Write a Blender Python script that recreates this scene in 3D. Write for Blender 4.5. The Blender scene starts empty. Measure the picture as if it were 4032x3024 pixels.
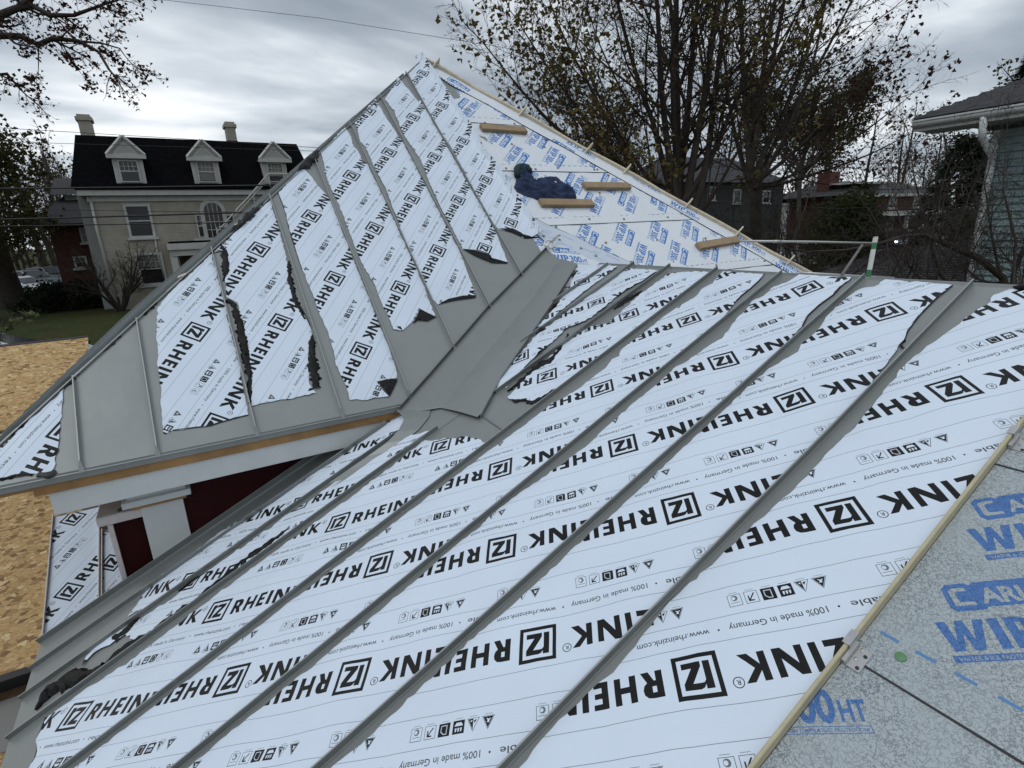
import bpy, bmesh, math, random
import numpy as np
from mathutils import Vector, Matrix, noise
from mathutils.geometry import delaunay_2d_cdt
random.seed(7); np.random.seed(7)
SC = bpy.context.scene
COL = SC.collection
R_ = math.radians
# ---------------------------------------------------------------- camera
F = 2149.745
AZ, PI_, RO = R_(59.38639), R_(16.09247), R_(-2.33413)
CZ = 3.5                       # eye height above the lawn (m)
T = 0.122                      # metres per printed logo side, the unit the roofs are set out in
def camR():
    a, p, r = AZ, PI_, RO
    Rl = np.array([[math.sin(a), -math.cos(a), 0], [0, 0, -1], [math.cos(a), math.sin(a), 0]])
    Rp = np.array([[1, 0, 0], [0, math.cos(p), -math.sin(p)], [0, math.sin(p), math.cos(p)]])
    Rr = np.array([[math.cos(r), -math.sin(r), 0], [math.sin(r), math.cos(r), 0], [0, 0, 1]])
    return Rr @ Rp @ Rl
CR = camR()
CAM = np.array([0, 0, CZ])
cd = bpy.data.cameras.new('camera'); cam = bpy.data.objects.new('camera', cd); COL.objects.link(cam)
cd.sensor_fit = 'HORIZONTAL'; cd.sensor_width = 36; cd.lens = F / 4032 * 36
cd.clip_start = 0.05; cd.clip_end = 2000
m = Matrix(((CR[0][0], -CR[1][0], -CR[2][0], 0), (CR[0][1], -CR[1][1], -CR[2][1], 0), (CR[0][2], -CR[1][2], -CR[2][2], CZ), (0, 0, 0, 1)))
cam.matrix_world = m
SC.camera = cam
# ---------------------------------------------------------------- world: overcast sky
w = bpy.data.worlds.new('World'); SC.world = w; w.use_nodes = True
nt = w.node_tree; N = nt.nodes; L = nt.links
for n in list(N): N.remove(n)
out = N.new('ShaderNodeOutputWorld')
sky = N.new('ShaderNodeTexSky'); sky.sky_type = 'NISHITA'; sky.sun_disc = False
SUN_EL, SUN_AZ = 62, 190      # degrees above horizon; direction angle from +X
sky.sun_elevation = R_(SUN_EL); sky.sun_rotation = R_(90 - SUN_AZ)
bg1 = N.new('ShaderNodeBackground'); bg1.inputs[1].default_value = 0.1; L.new(sky.outputs[0], bg1.inputs[0])
tc = N.new('ShaderNodeTexCoord'); sp = N.new('ShaderNodeSeparateXYZ'); L.new(tc.outputs['Generated'], sp.inputs[0])
def wm(op, a, b=None, cl=False):
    n = N.new('ShaderNodeMath'); n.operation = op; n.use_clamp = cl
    for i, v in enumerate((a, b)):
        if v is None: continue
        if hasattr(v, 'links') or hasattr(v, 'is_linked'): L.new(v, n.inputs[i])
        else: n.inputs[i].default_value = v
    return n.outputs[0]
zz = wm('ADD', wm('MAXIMUM', sp.outputs[2], 0.0), 0.16)
px_ = wm('DIVIDE', sp.outputs[0], zz); py_ = wm('DIVIDE', sp.outputs[1], zz)
cb = N.new('ShaderNodeCombineXYZ'); L.new(px_, cb.inputs[0]); L.new(py_, cb.inputs[1])
mp = N.new('ShaderNodeMapping'); mp.inputs['Rotation'].default_value = (0, 0, R_(38)); mp.inputs['Scale'].default_value = (0.62, 1.0, 1); mp.inputs['Location'].default_value = (3.7, 1.3, 0)
L.new(cb.outputs[0], mp.inputs[0])
n1 = N.new('ShaderNodeTexNoise'); n1.inputs['Scale'].default_value = 0.85; n1.inputs['Detail'].default_value = 5; n1.inputs['Roughness'].default_value = 0.5; n1.inputs['Distortion'].default_value = 0.35
n2 = N.new('ShaderNodeTexNoise'); n2.inputs['Scale'].default_value = 2.4; n2.inputs['Detail'].default_value = 5; n2.inputs['Roughness'].default_value = 0.5; n2.inputs['Distortion'].default_value = 0.2
L.new(mp.outputs[0], n1.inputs[0]); L.new(mp.outputs[0], n2.inputs[0])
s_ = wm('ADD', wm('MULTIPLY', n1.outputs[0], 0.68), wm('MULTIPLY', n2.outputs[0], 0.32))
cr = N.new('ShaderNodeValToRGB'); L.new(s_, cr.inputs[0])
cr.color_ramp.elements[0].position = 0.38; cr.color_ramp.elements[0].color = (0.27, 0.31, 0.36, 1)
cr.color_ramp.elements[1].position = 0.64; cr.color_ramp.elements[1].color = (0.98, 1.0, 1.02, 1)
e = cr.color_ramp.elements.new(0.46); e.color = (0.37, 0.42, 0.475, 1)
e = cr.color_ramp.elements.new(0.54); e.color = (0.58, 0.63, 0.68, 1)
bg2 = N.new('ShaderNodeBackground'); bg2.inputs[1].default_value = 1.0; L.new(cr.outputs[0], bg2.inputs[0])
mx = N.new('ShaderNodeMixShader'); mx.inputs[0].default_value = 0.93
L.new(bg1.outputs[0], mx.inputs[1]); L.new(bg2.outputs[0], mx.inputs[2]); L.new(mx.outputs[0], out.inputs[0])
sl = bpy.data.lights.new('sun', 'SUN'); sl.energy = 0.6; sl.angle = R_(25); sl.color = (1, 0.985, 0.965)
so = bpy.data.objects.new('sun', sl); COL.objects.link(so)
sd = Vector((math.cos(R_(SUN_AZ)) * math.cos(R_(SUN_EL)), math.sin(R_(SUN_AZ)) * math.cos(R_(SUN_EL)), math.sin(R_(SUN_EL))))
so.rotation_euler = (-sd).to_track_quat('-Z', 'Y').to_euler(); so.location = (0, 0, 40)
SC.view_settings.view_transform = 'Standard'; SC.view_settings.look = 'None'
SC.view_settings.exposure = 0.24; SC.view_settings.gamma = 1; SC.view_settings.use_curve_mapping = False
# ---------------------------------------------------------------- frames of the roof planes
TH1, TH2 = R_(24.38679), R_(42.60919)
C1, C2 = -13.30464, -33.38722
PH = R_(142.7)
def V3(*a): return np.array(a, float)
class Frame:
    """a plane: origin o (m), along a, upslope b, normal n"""
    def __init__(s, o, a, b):
        s.o = o; s.a = a / np.linalg.norm(a); s.b = b / np.linalg.norm(b); s.n = np.cross(s.a, s.b)
        if s.n[2] < 0: s.n = -s.n
    def P(s, a, b, h=0): return s.o + T * (a * s.a + b * s.b + h * s.n)
    def px(s, x, y, h=0):
        r = CR.T @ V3((x - 2016) / F, (y - 1512) / F, 1.0)
        o = s.o + T * h * s.n
        X = CAM + r * (s.n @ (o - CAM)) / (s.n @ r)
        d = (X - s.o) / T
        return (float(d @ s.a), float(d @ s.b))
# (a, b): front roof: a = Y, b = slope length;  tower roof: a = X, b = slope length
F1 = Frame(V3(0, 0, CZ + C1 * T), V3(0, 1, 0), V3(math.cos(TH1), 0, math.sin(TH1)))
F2 = Frame(V3(0, 0, CZ + C2 * T), V3(1, 0, 0), V3(0, math.cos(TH2), math.sin(TH2)))
def ray(x, y): return CR.T @ V3((x - 2016) / F, (y - 1512) / F, 1.0)
def hit(x, y, n, o):
    r = ray(x, y); n = V3(*n); o = V3(*o)
    return CAM + r * (n @ (o - CAM)) / (n @ r)
def at(x, y, d):
    """point on the sight line at depth d (m)"""
    return CAM + ray(x, y) * d
def W(x, y, z): return V3(x * T, y * T, CZ + z * T)      # roof units -> metres
# ---------------------------------------------------------------- materials
def mat(name, col=(0.5, 0.5, 0.5), rough=0.6, metal=0.0, bump=None, var=0.0, vscale=5.0, spec=0.5, coord='Object'):
    M = bpy.data.materials.new(name); M.use_nodes = True
    nt = M.node_tree; b = nt.nodes['Principled BSDF']
    b.inputs['Base Color'].default_value = (*col, 1); b.inputs['Roughness'].default_value = rough
    b.inputs['Metallic'].default_value = metal; b.inputs['Specular IOR Level'].default_value = spec
    tc = nt.nodes.new('ShaderNodeTexCoord')
    if var:
        n = nt.nodes.new('ShaderNodeTexNoise'); n.inputs['Scale'].default_value = vscale; n.inputs['Detail'].default_value = 6; n.inputs['Roughness'].default_value = 0.62
        nt.links.new(tc.outputs[coord], n.inputs[0])
        r = nt.nodes.new('ShaderNodeValToRGB'); nt.links.new(n.outputs[0], r.inputs[0])
        r.color_ramp.elements[0].position = 0.3; r.color_ramp.elements[1].position = 0.7
        r.color_ramp.elements[0].color = (*[c * (1 - var) for c in col], 1); r.color_ramp.elements[1].color = (*[min(1, c * (1 + var)) for c in col], 1)
        nt.links.new(r.outputs[0], b.inputs['Base Color'])
    if bump:
        n = nt.nodes.new('ShaderNodeTexNoise'); n.inputs['Scale'].default_value = bump[0]; n.inputs['Detail'].default_value = 4
        nt.links.new(tc.outputs[coord], n.inputs[0])
        bp = nt.nodes.new('ShaderNodeBump'); bp.inputs['Strength'].default_value = bump[1]; bp.inputs['Distance'].default_value = bump[2] if len(bump) > 2 else 0.01
        nt.links.new(n.outputs[0], bp.inputs['Height']); nt.links.new(bp.outputs[0], b.inputs['Normal'])
    return M
# ---------------------------------------------------------------- printed tiles, drawn here from outlines
def fill(img, rings, M2, val=1.0):
    """even-odd fill of rings (pattern coordinates) into a wrapping tile; M2 maps pattern -> tile [0,1]^2"""
    H, Wd = img.shape
    rs = [(np.array(r, float) @ M2.T) * [Wd, H] for r in rings]
    al = np.concatenate(rs)
    x0, y0 = np.floor(al.min(0)).astype(int); x1, y1 = np.ceil(al.max(0)).astype(int) + 1
    xs = np.arange(x0, x1) + 0.5; ys = np.arange(y0, y1) + 0.5
    X, Y = np.meshgrid(xs, ys); ins = np.zeros(X.shape, bool)
    for r in rs:
        n = len(r)
        for i in range(n):
            ax, ay = r[i]; bx, by = r[(i + 1) % n]
            if ay == by: continue
            c = (ay > Y) != (by > Y)
            ins ^= c & (X < (bx - ax) * (Y - ay) / (by - ay) + ax)
    yy, xx = np.nonzero(ins)
    img[(yy + y0) % H, (xx + x0) % Wd] = val
def text_tris(s, size, x, y, off=0.0, sx=1.0, align='LEFT', shear=0.0, width=None):
    cu = bpy.data.curves.new('t', 'FONT'); cu.body = s; cu.size = 1; cu.offset = off; cu.shear = shear; cu.resolution_u = 3
    ob = bpy.data.objects.new('t', cu); COL.objects.link(ob)
    dg = bpy.context.evaluated_depsgraph_get(); me = ob.evaluated_get(dg).to_mesh(); me.calc_loop_triangles()
    v = np.array([p.co[:2] for p in me.vertices]); tr = [list(t.vertices) for t in me.loop_triangles]
    bpy.data.objects.remove(ob); bpy.data.curves.remove(cu)
    if len(v) == 0: return []
    lo, hi = v.min(0), v.max(0)
    k = size / 0.73
    if width: sx = width / ((hi[0] - lo[0]) * k)
    v = (v - [lo[0], 0]) * [k * sx, k] + [x, y]
    return [v[t] for t in tr]
def rect(x0, y0, x1, y1): return [(x0, y0), (x1, y0), (x1, y1), (x0, y1)]
def circ(cx, cy, r, n=16): return [(cx + r * math.cos(2 * PI2 * i / n), cy + r * math.sin(2 * PI2 * i / n)) for i in range(n)]
PI2 = math.pi
def make_image(name, arr):
    H, Wd = arr.shape
    im = bpy.data.images.new(name, Wd, H, alpha=False, float_buffer=False)
    im.colorspace_settings.name = 'Non-Color'
    a = np.ones((H, Wd, 4), np.float32); a[..., 0] = arr; a[..., 1] = arr; a[..., 2] = arr
    im.pixels.foreach_set(a.ravel()); im.update(); im.pack()
    return im
# --- protective film print
PW, LS, LV = 6.6, 4.43, 3.36
LATF = np.linalg.inv(np.array([[PW, LS], [0, LV]]))     # pattern -> lattice
def film_tile():
    img = np.zeros((1300, 2304), np.float32); q = lambda r, v=1: fill(img, r, LATF, v)
    q([rect(0, 0, 1, 1), rect(.1, .1, .9, .9)])
    q([rect(.19, .19, .34, .80)])
    q([[(.39, .19), (.81, .19), (.81, .33), (.60, .33), (.81, .66), (.81, .80), (.47, .80), (.40, .77), (.36, .70), (.36, .80), (.34, .80), (.34, .60), (.38, .655), (.44, .665), (.62, .665), (.39, .30)]])
    b, t, c = .2, .82, .155
    def Rr(x): return [[(x, b), (x + c, b), (x + c, b + .22), (x + .2, b + .22), (x + .31, b), (x + .49, b), (x + .36, b + .25), (x + .43, b + .31), (x + .46, b + .41), (x + .44, b + .52), (x + .36, b + .6), (x + .24, t), (x, t)], rect(x + c, b + .35, x + .25, b + .49)]
    q(Rr(1.25))
    x = 1.86; q([[(x, b), (x + c, b), (x + c, b + .24), (x + .36, b + .24), (x + .36, b), (x + .51, b), (x + .51, t), (x + .36, t), (x + .36, b + .38), (x + c, b + .38), (x + c, t), (x, t)]])
    x = 2.52; q([[(x, b), (x + .35, b), (x + .35, b + .13), (x + c, b + .13), (x + c, b + .25), (x + .33, b + .25), (x + .33, b + .37), (x + c, b + .37), (x + c, b + .49), (x + .35, b + .49), (x + .35, t), (x, t)]])
    q([rect(3.0, b, 3.155, t)]); q([rect(4.59, b, 4.745, t)])
    for x in (3.29, 4.88): q([[(x, b), (x + .15, b), (x + .15, b + .38), (x + .42, b), (x + .6, b), (x + .6, t), (x + .45, t), (x + .45, b + .24), (x + .18, t), (x, t)]])
    x = 4.02; q([[(x, b), (x + .43, b), (x + .43, b + .14), (x + .22, b + .14), (x + .43, b + .48), (x + .43, t), (x + .02, t), (x + .02, t - .13), (x + .2, t - .13), (x, b + .12)]])
    x = 5.63; q([[(x, b), (x + .155, b), (x + .155, b + .26), (x + .36, b), (x + .57, b), (x + .28, b + .33), (x + .53, t), (x + .34, t), (x + .155, b + .4), (x + .155, t), (x, t)]])
    q([circ(6.31, .77, .12), circ(6.31, .77, .1)])
    for tr in text_tris('R', .11, 6.27, .715, .01): q([tr])
    for s, x, wd in (('www.rheinzink.com', 0.0, 1.72), ('100% made in Germany', PW - 2.56, 2.12), ('recyclable', PW - 4.42, 1.38)):
        for tr in text_tris(s, .16, x, -.53, .008, width=wd): q([tr], .93)
    for x in (1.93, PW - .21, PW - 2.79): q([circ(x, -.46, .025)])
    for v in (-.77, -.18, 1.17, 1.85): q([rect(0, v - .008, PW, v + .008)], .62)
    for k in (0, 3.3):
        v0 = -1.27; X = lambda u: u + k + PW
        for j, u in enumerate((-2.86, -2.47)):
            a = X(u); q([[(a, v0), (a + .33, v0), (a + .165, v0 + .31)], [(a + .02, v0 + .012), (a + .31, v0 + .012), (a + .165, v0 + .285)]])
            q([[(a + .035, v0 + .02), (a + .295, v0 + .02), (a + .165, v0 + .27)]] if j == 0 else [[(a + .165, v0 + .02), (a + .295, v0 + .02), (a + .165, v0 + .27)]])
            if j == 0: q([[(a + .09, v0 + .06), (a + .15, v0 + .08), (a + .22, v0 + .05), (a + .18, v0 + .11), (a + .2, v0 + .15), (a + .14, v0 + .16), (a + .13, v0 + .11)]], 0)
            else: q([[(a + .19, v0 + .05), (a + .25, v0 + .06), (a + .2, v0 + .1)]], 0); q([[(a + .07, v0 + .04), (a + .15, v0 + .06), (a + .13, v0 + .13)]])
        a = X(-2.08); q([rect(a, v0, a + .31, v0 + .31)]); q([[(a + .04, v0 + .13), (a + .27, v0 + .13), (a + .22, v0 + .05), (a + .09, v0 + .05)]], 0)
        for i in range(3): q([[(a + .06 + .07 * i, v0 + .17), (a + .11 + .07 * i, v0 + .18), (a + .1 + .07 * i, v0 + .27), (a + .07 + .07 * i, v0 + .25)]], 0)
        a = X(-1.69); q([rect(a, v0, a + .31, v0 + .31)]); q([[(a + .08, v0 + .05), (a + .25, v0 + .05), (a + .25, v0 + .2), (a + .17, v0 + .27), (a + .08, v0 + .27)], [(a + .1, v0 + .07), (a + .23, v0 + .07), (a + .23, v0 + .19), (a + .16, v0 + .25), (a + .1, v0 + .25)]], 0.15)
        a = X(-1.30); q([rect(a, v0, a + .30, v0 + .31), rect(a + .012, v0 + .012, a + .288, v0 + .298)]); q([[(a + .06, v0 + .06), (a + .09, v0 + .05), (a + .2, v0 + .2), (a + .2, v0 + .11), (a + .23, v0 + .11), (a + .23, v0 + .26), (a + .1, v0 + .26), (a + .1, v0 + .23), (a + .18, v0 + .22)]])
        a = X(-.92); q([rect(a, v0, a + .31, v0 + .31), rect(a + .012, v0 + .012, a + .298, v0 + .298)]); q([circ(a + .155, v0 + .1, .075), circ(a + .175, v0 + .1, .045)], .8); q([rect(a + .05, v0 + .21, a + .26, v0 + .225)], .7)
        for u in (-2.8, -2.4, -2.02, -1.63, -1.24, -.86): q([rect(X(u), v0 - .05, X(u) + .2, v0 - .035)], .55)
    return make_image('film_print', img)
# --- roofing membrane print
CA, CB = (3.9, 0.0), (0.0, -8.0)
LATC = np.linalg.inv(np.array([[CA[0], CB[0]], [CA[1], CB[1]]]))
def membrane_tile(name='membrane_print', LATC=None, W_=1200):
    LATC = globals()['LATC'] if LATC is None else LATC
    img = np.zeros((2300, W_), np.float32); k = .7071
    Rm = np.array([[k, -k], [k, k]]); off = np.array([.35, .2])
    MM = LATC @ Rm
    sh = LATC @ off
    def q(rings, v=1):
        for o2 in ((0, 0), (-.5, 2.55)): fill(img, [np.array(r, float) + np.linalg.solve(Rm, off + o2) for r in rings], MM, v)
    # WIP
    q([[(0, .63), (.17, .63), (.22, .22), (.33, .63), (.46, .63), (.52, .22), (.62, .63), (.79, .63), (.6, 0), (.43, 0), (.38, .35), (.28, 0), (.11, 0)]])
    q([rect(.85, 0, 1.02, .63)])
    q([[(1.1, 0), (1.26, 0), (1.26, .22), (1.36, .22), (1.45, .27), (1.49, .36), (1.49, .5), (1.44, .59), (1.34, .63), (1.1, .63)], rect(1.26, .34, 1.34, .52)])
    for tr in text_tris('300', .63, 1.62, 0, .035, width=.98): q([tr])
    for tr in text_tris('HT', .40, 2.66, 0, .03, width=.46): q([tr])
    q([rect(.02, -.22, 1.5, -.08)])
    for tr in text_tris('WATER & ICE PROTECTION', .08, .1, -.19, .01, width=1.3): q([tr], 0)
    q([rect(1.58, -.22, 3.12, -.08), rect(1.6, -.205, 3.1, -.095)])
    for tr in text_tris('HIGH TEMPERATURE PROTECTION', .07, 1.64, -.185, .01, width=1.4): q([tr])
    # CARLISLE in its banner
    x, y, h = .4, .82, .63
    q([[(x + .08, y), (x + .55, y), (x + .62, y + .06), (x + 2.3, y + .06), (x + 2.3, y + h), (x + .58, y + h), (x + .5, y + h - .06), (x + .44, y + h), (x + .1, y + h), (x, y + h - .1), (x, y + .1)]])
    q([[(x + .12, y + .12), (x + .46, y + .12), (x + .46, y + .2), (x + .22, y + .2), (x + .2, y + .24), (x + .2, y + .4), (x + .24, y + .45), (x + .4, y + .45), (x + .4, y + .53), (x + .16, y + .53), (x + .1, y + .47), (x + .1, y + .16)]], 0)
    for tr in text_tris('ARLISLE', .34, x + .58, y + .15, .035, width=1.62): q([tr], 0)
    return make_image(name, img)
def scribble_tile():
    img = np.zeros((512, 1024), np.float32); I2 = np.array([[1 / 4.0, 0], [0, 1 / 1.6]]); rg = random.Random(3)
    for r, (v, x0, wd) in enumerate(((.1, .2, 1.2), (.2, .3, 1.1), (.55, 2.1, 1.3), (.65, 2.2, 1.1), (.95, .5, .8), (1.25, 2.6, .9), (1.38, 1.0, 1.0), (.42, 1.1, .5))):
        x = x0
        while x < x0 + wd:
            l = rg.uniform(.02, .09); fill(img, [[(x, v), (x + l, v), (x + l + .03, v + .06), (x + .03, v + .06)]], I2, rg.uniform(.6, 1)); x += l + rg.uniform(.015, .04)
    return make_image('release_liner_marks', img)
LATC2 = np.linalg.inv(np.array([[11.7, 0.0], [0.0, -8.0]]))
IMG_F = film_tile(); IMG_M = membrane_tile(); IMG_M2 = membrane_tile('membrane_print_wide', LATC2, 3200); IMG_S = scribble_tile()
def printed(name, base, ink, img, rough=0.45, ink_amt=1.0, crackle=None, wrinkle=(6, .25, .01), back=None, spec=.5, inkrough=None):
    M = bpy.data.materials.new(name); M.use_nodes = True; nt = M.node_tree; N = nt.nodes; L = nt.links; b = N['Principled BSDF']
    uv = N.new('ShaderNodeUVMap'); uv.uv_map = 'UVMap'
    ti = N.new('ShaderNodeTexImage'); ti.image = img; ti.extension = 'REPEAT'; ti.interpolation = 'Linear'; L.new(uv.outputs[0], ti.inputs[0])
    tc = N.new('ShaderNodeTexCoord')
    mixb = N.new('ShaderNodeMix'); mixb.data_type = 'RGBA'; mixb.inputs['A'].default_value = (*base, 1); mixb.inputs['B'].default_value = (*[c * .9 for c in base], 1)
    nz = N.new('ShaderNodeTexNoise'); nz.inputs['Scale'].default_value = 2.5; nz.inputs['Detail'].default_value = 5; L.new(tc.outputs['Object'], nz.inputs[0]); L.new(nz.outputs[0], mixb.inputs['Factor'])
    basec = mixb.outputs['Result']
    if crackle:
        vo = N.new('ShaderNodeTexVoronoi'); vo.feature = 'DISTANCE_TO_EDGE'; vo.inputs['Scale'].default_value = crackle[0]
        nn = N.new('ShaderNodeTexNoise'); nn.inputs['Scale'].default_value = crackle[0] * .6; nn.inputs['Detail'].default_value = 3; L.new(tc.outputs['Object'], nn.inputs[0])
        mpx = N.new('ShaderNodeMix'); mpx.data_type = 'VECTOR'; mpx.inputs['Factor'].default_value = .045
        L.new(tc.outputs['Object'], mpx.inputs['A']); L.new(nn.outputs['Color'], mpx.inputs['B']); L.new(mpx.outputs['Result'], vo.inputs[0])
        rp = N.new('ShaderNodeValToRGB'); rp.color_ramp.elements[0].position = 0.0; rp.color_ramp.elements[0].color = (1, 1, 1, 1); rp.color_ramp.elements[1].position = crackle[1]; rp.color_ramp.elements[1].color = (0, 0, 0, 1)
        L.new(vo.outputs[0], rp.inputs[0])
        n3 = N.new('ShaderNodeTexNoise'); n3.inputs['Scale'].default_value = 6; L.new(tc.outputs['Object'], n3.inputs[0])
        r3 = N.new('ShaderNodeMapRange'); r3.inputs['From Min'].default_value = .3; r3.inputs['From Max'].default_value = .7; r3.inputs['To Min'].default_value = .35; L.new(n3.outputs[0], r3.inputs[0])
        mu = N.new('ShaderNodeMath'); mu.operation = 'MULTIPLY'; L.new(rp.outputs[0], mu.inputs[0]); L.new(r3.outputs[0], mu.inputs[1])
        mc = N.new('ShaderNodeMix'); mc.data_type = 'RGBA'; L.new(mu.outputs[0], mc.inputs['Factor']); L.new(basec, mc.inputs['A']); mc.inputs['B'].default_value = (*crackle[2], 1)
        basec = mc.outputs['Result']; crk = mu.outputs[0]
    am = N.new('ShaderNodeMath'); am.operation = 'MULTIPLY'; am.inputs[1].default_value = ink_amt; L.new(ti.outputs[0], am.inputs[0])
    mi = N.new('ShaderNodeMix'); mi.data_type = 'RGBA'; L.new(am.outputs[0], mi.inputs['Factor']); L.new(basec, mi.inputs['A']); mi.inputs['B'].default_value = (*ink, 1)
    colr = mi.outputs['Result']
    if crackle:
        mk = N.new('ShaderNodeMix'); mk.data_type = 'RGBA'; mk.blend_type = 'MULTIPLY'; mk.inputs['B'].default_value = (.45, .5, .6, 1)
        ml = N.new('ShaderNodeMath'); ml.operation = 'MULTIPLY'; L.new(crk, ml.inputs[0]); L.new(am.outputs[0], ml.inputs[1])
        L.new(ml.outputs[0], mk.inputs['Factor']); L.new(colr, mk.inputs['A']); colr = mk.outputs['Result']
    L.new(colr, b.inputs['Base Color']); b.inputs['Roughness'].default_value = rough; b.inputs['Specular IOR Level'].default_value = spec
    wn = N.new('ShaderNodeTexNoise'); wn.inputs['Scale'].default_value = wrinkle[0]; wn.inputs['Detail'].default_value = 3; wn.inputs['Distortion'].default_value = .6; L.new(tc.outputs['Object'], wn.inputs[0])
    w2 = N.new('ShaderNodeTexNoise'); w2.inputs['Scale'].default_value = wrinkle[0] * 3.6; w2.inputs['Detail'].default_value = 4; w2.inputs['Distortion'].default_value = 2.2; L.new(tc.outputs['Object'], w2.inputs[0])
    wa = N.new('ShaderNodeMath'); wa.operation = 'MULTIPLY_ADD'; wa.inputs[1].default_value = .3; L.new(w2.outputs[0], wa.inputs[0]); L.new(wn.outputs[0], wa.inputs[2])
    bp = N.new('ShaderNodeBump'); bp.inputs['Strength'].default_value = wrinkle[1]; bp.inputs['Distance'].default_value = wrinkle[2]; L.new(wa.outputs[0], bp.inputs['Height'])
    rr_ = N.new('ShaderNodeMapRange'); rr_.inputs['From Min'].default_value = .3; rr_.inputs['From Max'].default_value = .7; rr_.inputs['To Min'].default_value = rough - .1; rr_.inputs['To Max'].default_value = rough + .16; L.new(w2.outputs[0], rr_.inputs[0]); L.new(rr_.outputs[0], b.inputs['Roughness'])
    L.new(bp.outputs[0], b.inputs['Normal'])
    if back:
        ge = N.new('ShaderNodeNewGeometry'); b2 = N.new('ShaderNodeBsdfPrincipled'); b2.inputs['Base Color'].default_value = (*back, 1); b2.inputs['Roughness'].default_value = .55
        ms = N.new('ShaderNodeMixShader'); L.new(ge.outputs['Backfacing'], ms.inputs[0]); L.new(b.outputs[0], ms.inputs[1]); L.new(b2.outputs[0], ms.inputs[2]); L.new(ms.outputs[0], N['Material Output'].inputs[0])
    return M
M_FILM = printed('printed_film', (.70, .79, .90), (.010, .010, .010), IMG_F, rough=.34, wrinkle=(2.6, .38, .010), back=(.02, .02, .02), spec=.22)
M_MEMW = printed('printed_membrane_white', (.76, .81, .86), (.018, .16, .50), IMG_M, rough=.42, ink_amt=.96, crackle=(40, .03, (.5, .56, .64)), wrinkle=(14, .5, .012))
M_MEMG = printed('printed_membrane_crackled', (.40, .45, .465), (.02, .13, .40), IMG_M2, rough=.42, ink_amt=.86, crackle=(84, .13, (.085, .10, .12)), wrinkle=(60, .35, .003))
M_LINER = printed('release_liner', (.60, .67, .78), (.18, .22, .36), IMG_S, rough=.4, ink_amt=.85, wrinkle=(16, .5, .01))
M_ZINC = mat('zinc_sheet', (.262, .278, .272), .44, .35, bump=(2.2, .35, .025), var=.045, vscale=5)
M_ZINCD = mat('zinc_dark_reflection', (.195, .208, .202), .42, .35, var=.1, vscale=6)  # darker copy of the zinc: dark surroundings mirrored in upstands, put into the colour
M_ZEDGE = mat('zinc_sky_lit_edge', (.36, .375, .365), .4, .4)  # paler copy of the zinc: sky caught by fold ledges, put into the colour
M_TAN = mat('tan_primer_edge', (.47, .42, .28), .55, var=.1, vscale=20)
M_BLACK = mat('black_adhesive', (.006, .006, .006), .5, bump=(38, .8, .012), spec=.25)
M_DARKEDGE = mat('black_butyl_edge', (.02, .02, .022), .6)
M_WOOD = mat('pine_board', (.30, .215, .125), .7, bump=(40, .3, .003), var=.2, vscale=9)
M_WOODL = mat('pale_batten', (.58, .52, .40), .7, bump=(40, .3, .003), var=.12, vscale=14)
M_BROWN = mat('brown_fascia_wood', (.30, .165, .06), .6, bump=(20, .4, .004), var=.3, vscale=6)
M_WHITEP = mat('grey_white_paint', (.58, .60, .59), .6, bump=(25, .35, .004), var=.06, vscale=4)
M_RED = mat('dark_red_siding', (.030, .0035, .004), .7, spec=.15, var=.15, vscale=4)
M_CAP = mat('membrane_cap', (.60, .56, .55), .7, bump=(40, .5, .004), var=.1, vscale=20)
M_GALV = mat('galvanised_pipe', (.45, .47, .47), .4, .6, var=.1)
M_STEEL = mat('stainless_clip', (.50, .50, .49), .32, .7, bump=(60, .2, .002), var=.1, vscale=40)
M_NAIL = mat('nail_head', (.4, .4, .4), .35, .8)
M_REDCAP = mat('rusty_cap_nail', (.28, .10, .06), .6)
M_GREENCAP = mat('green_cap_nail', (.10, .24, .11), .5)
M_JACKET = mat('navy_fleece', (.020, .036, .085), .9, bump=(90, .5, .004), var=.25, vscale=12)
M_CLAMP = mat('white_clamp', (.7, .7, .68), .35)
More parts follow.
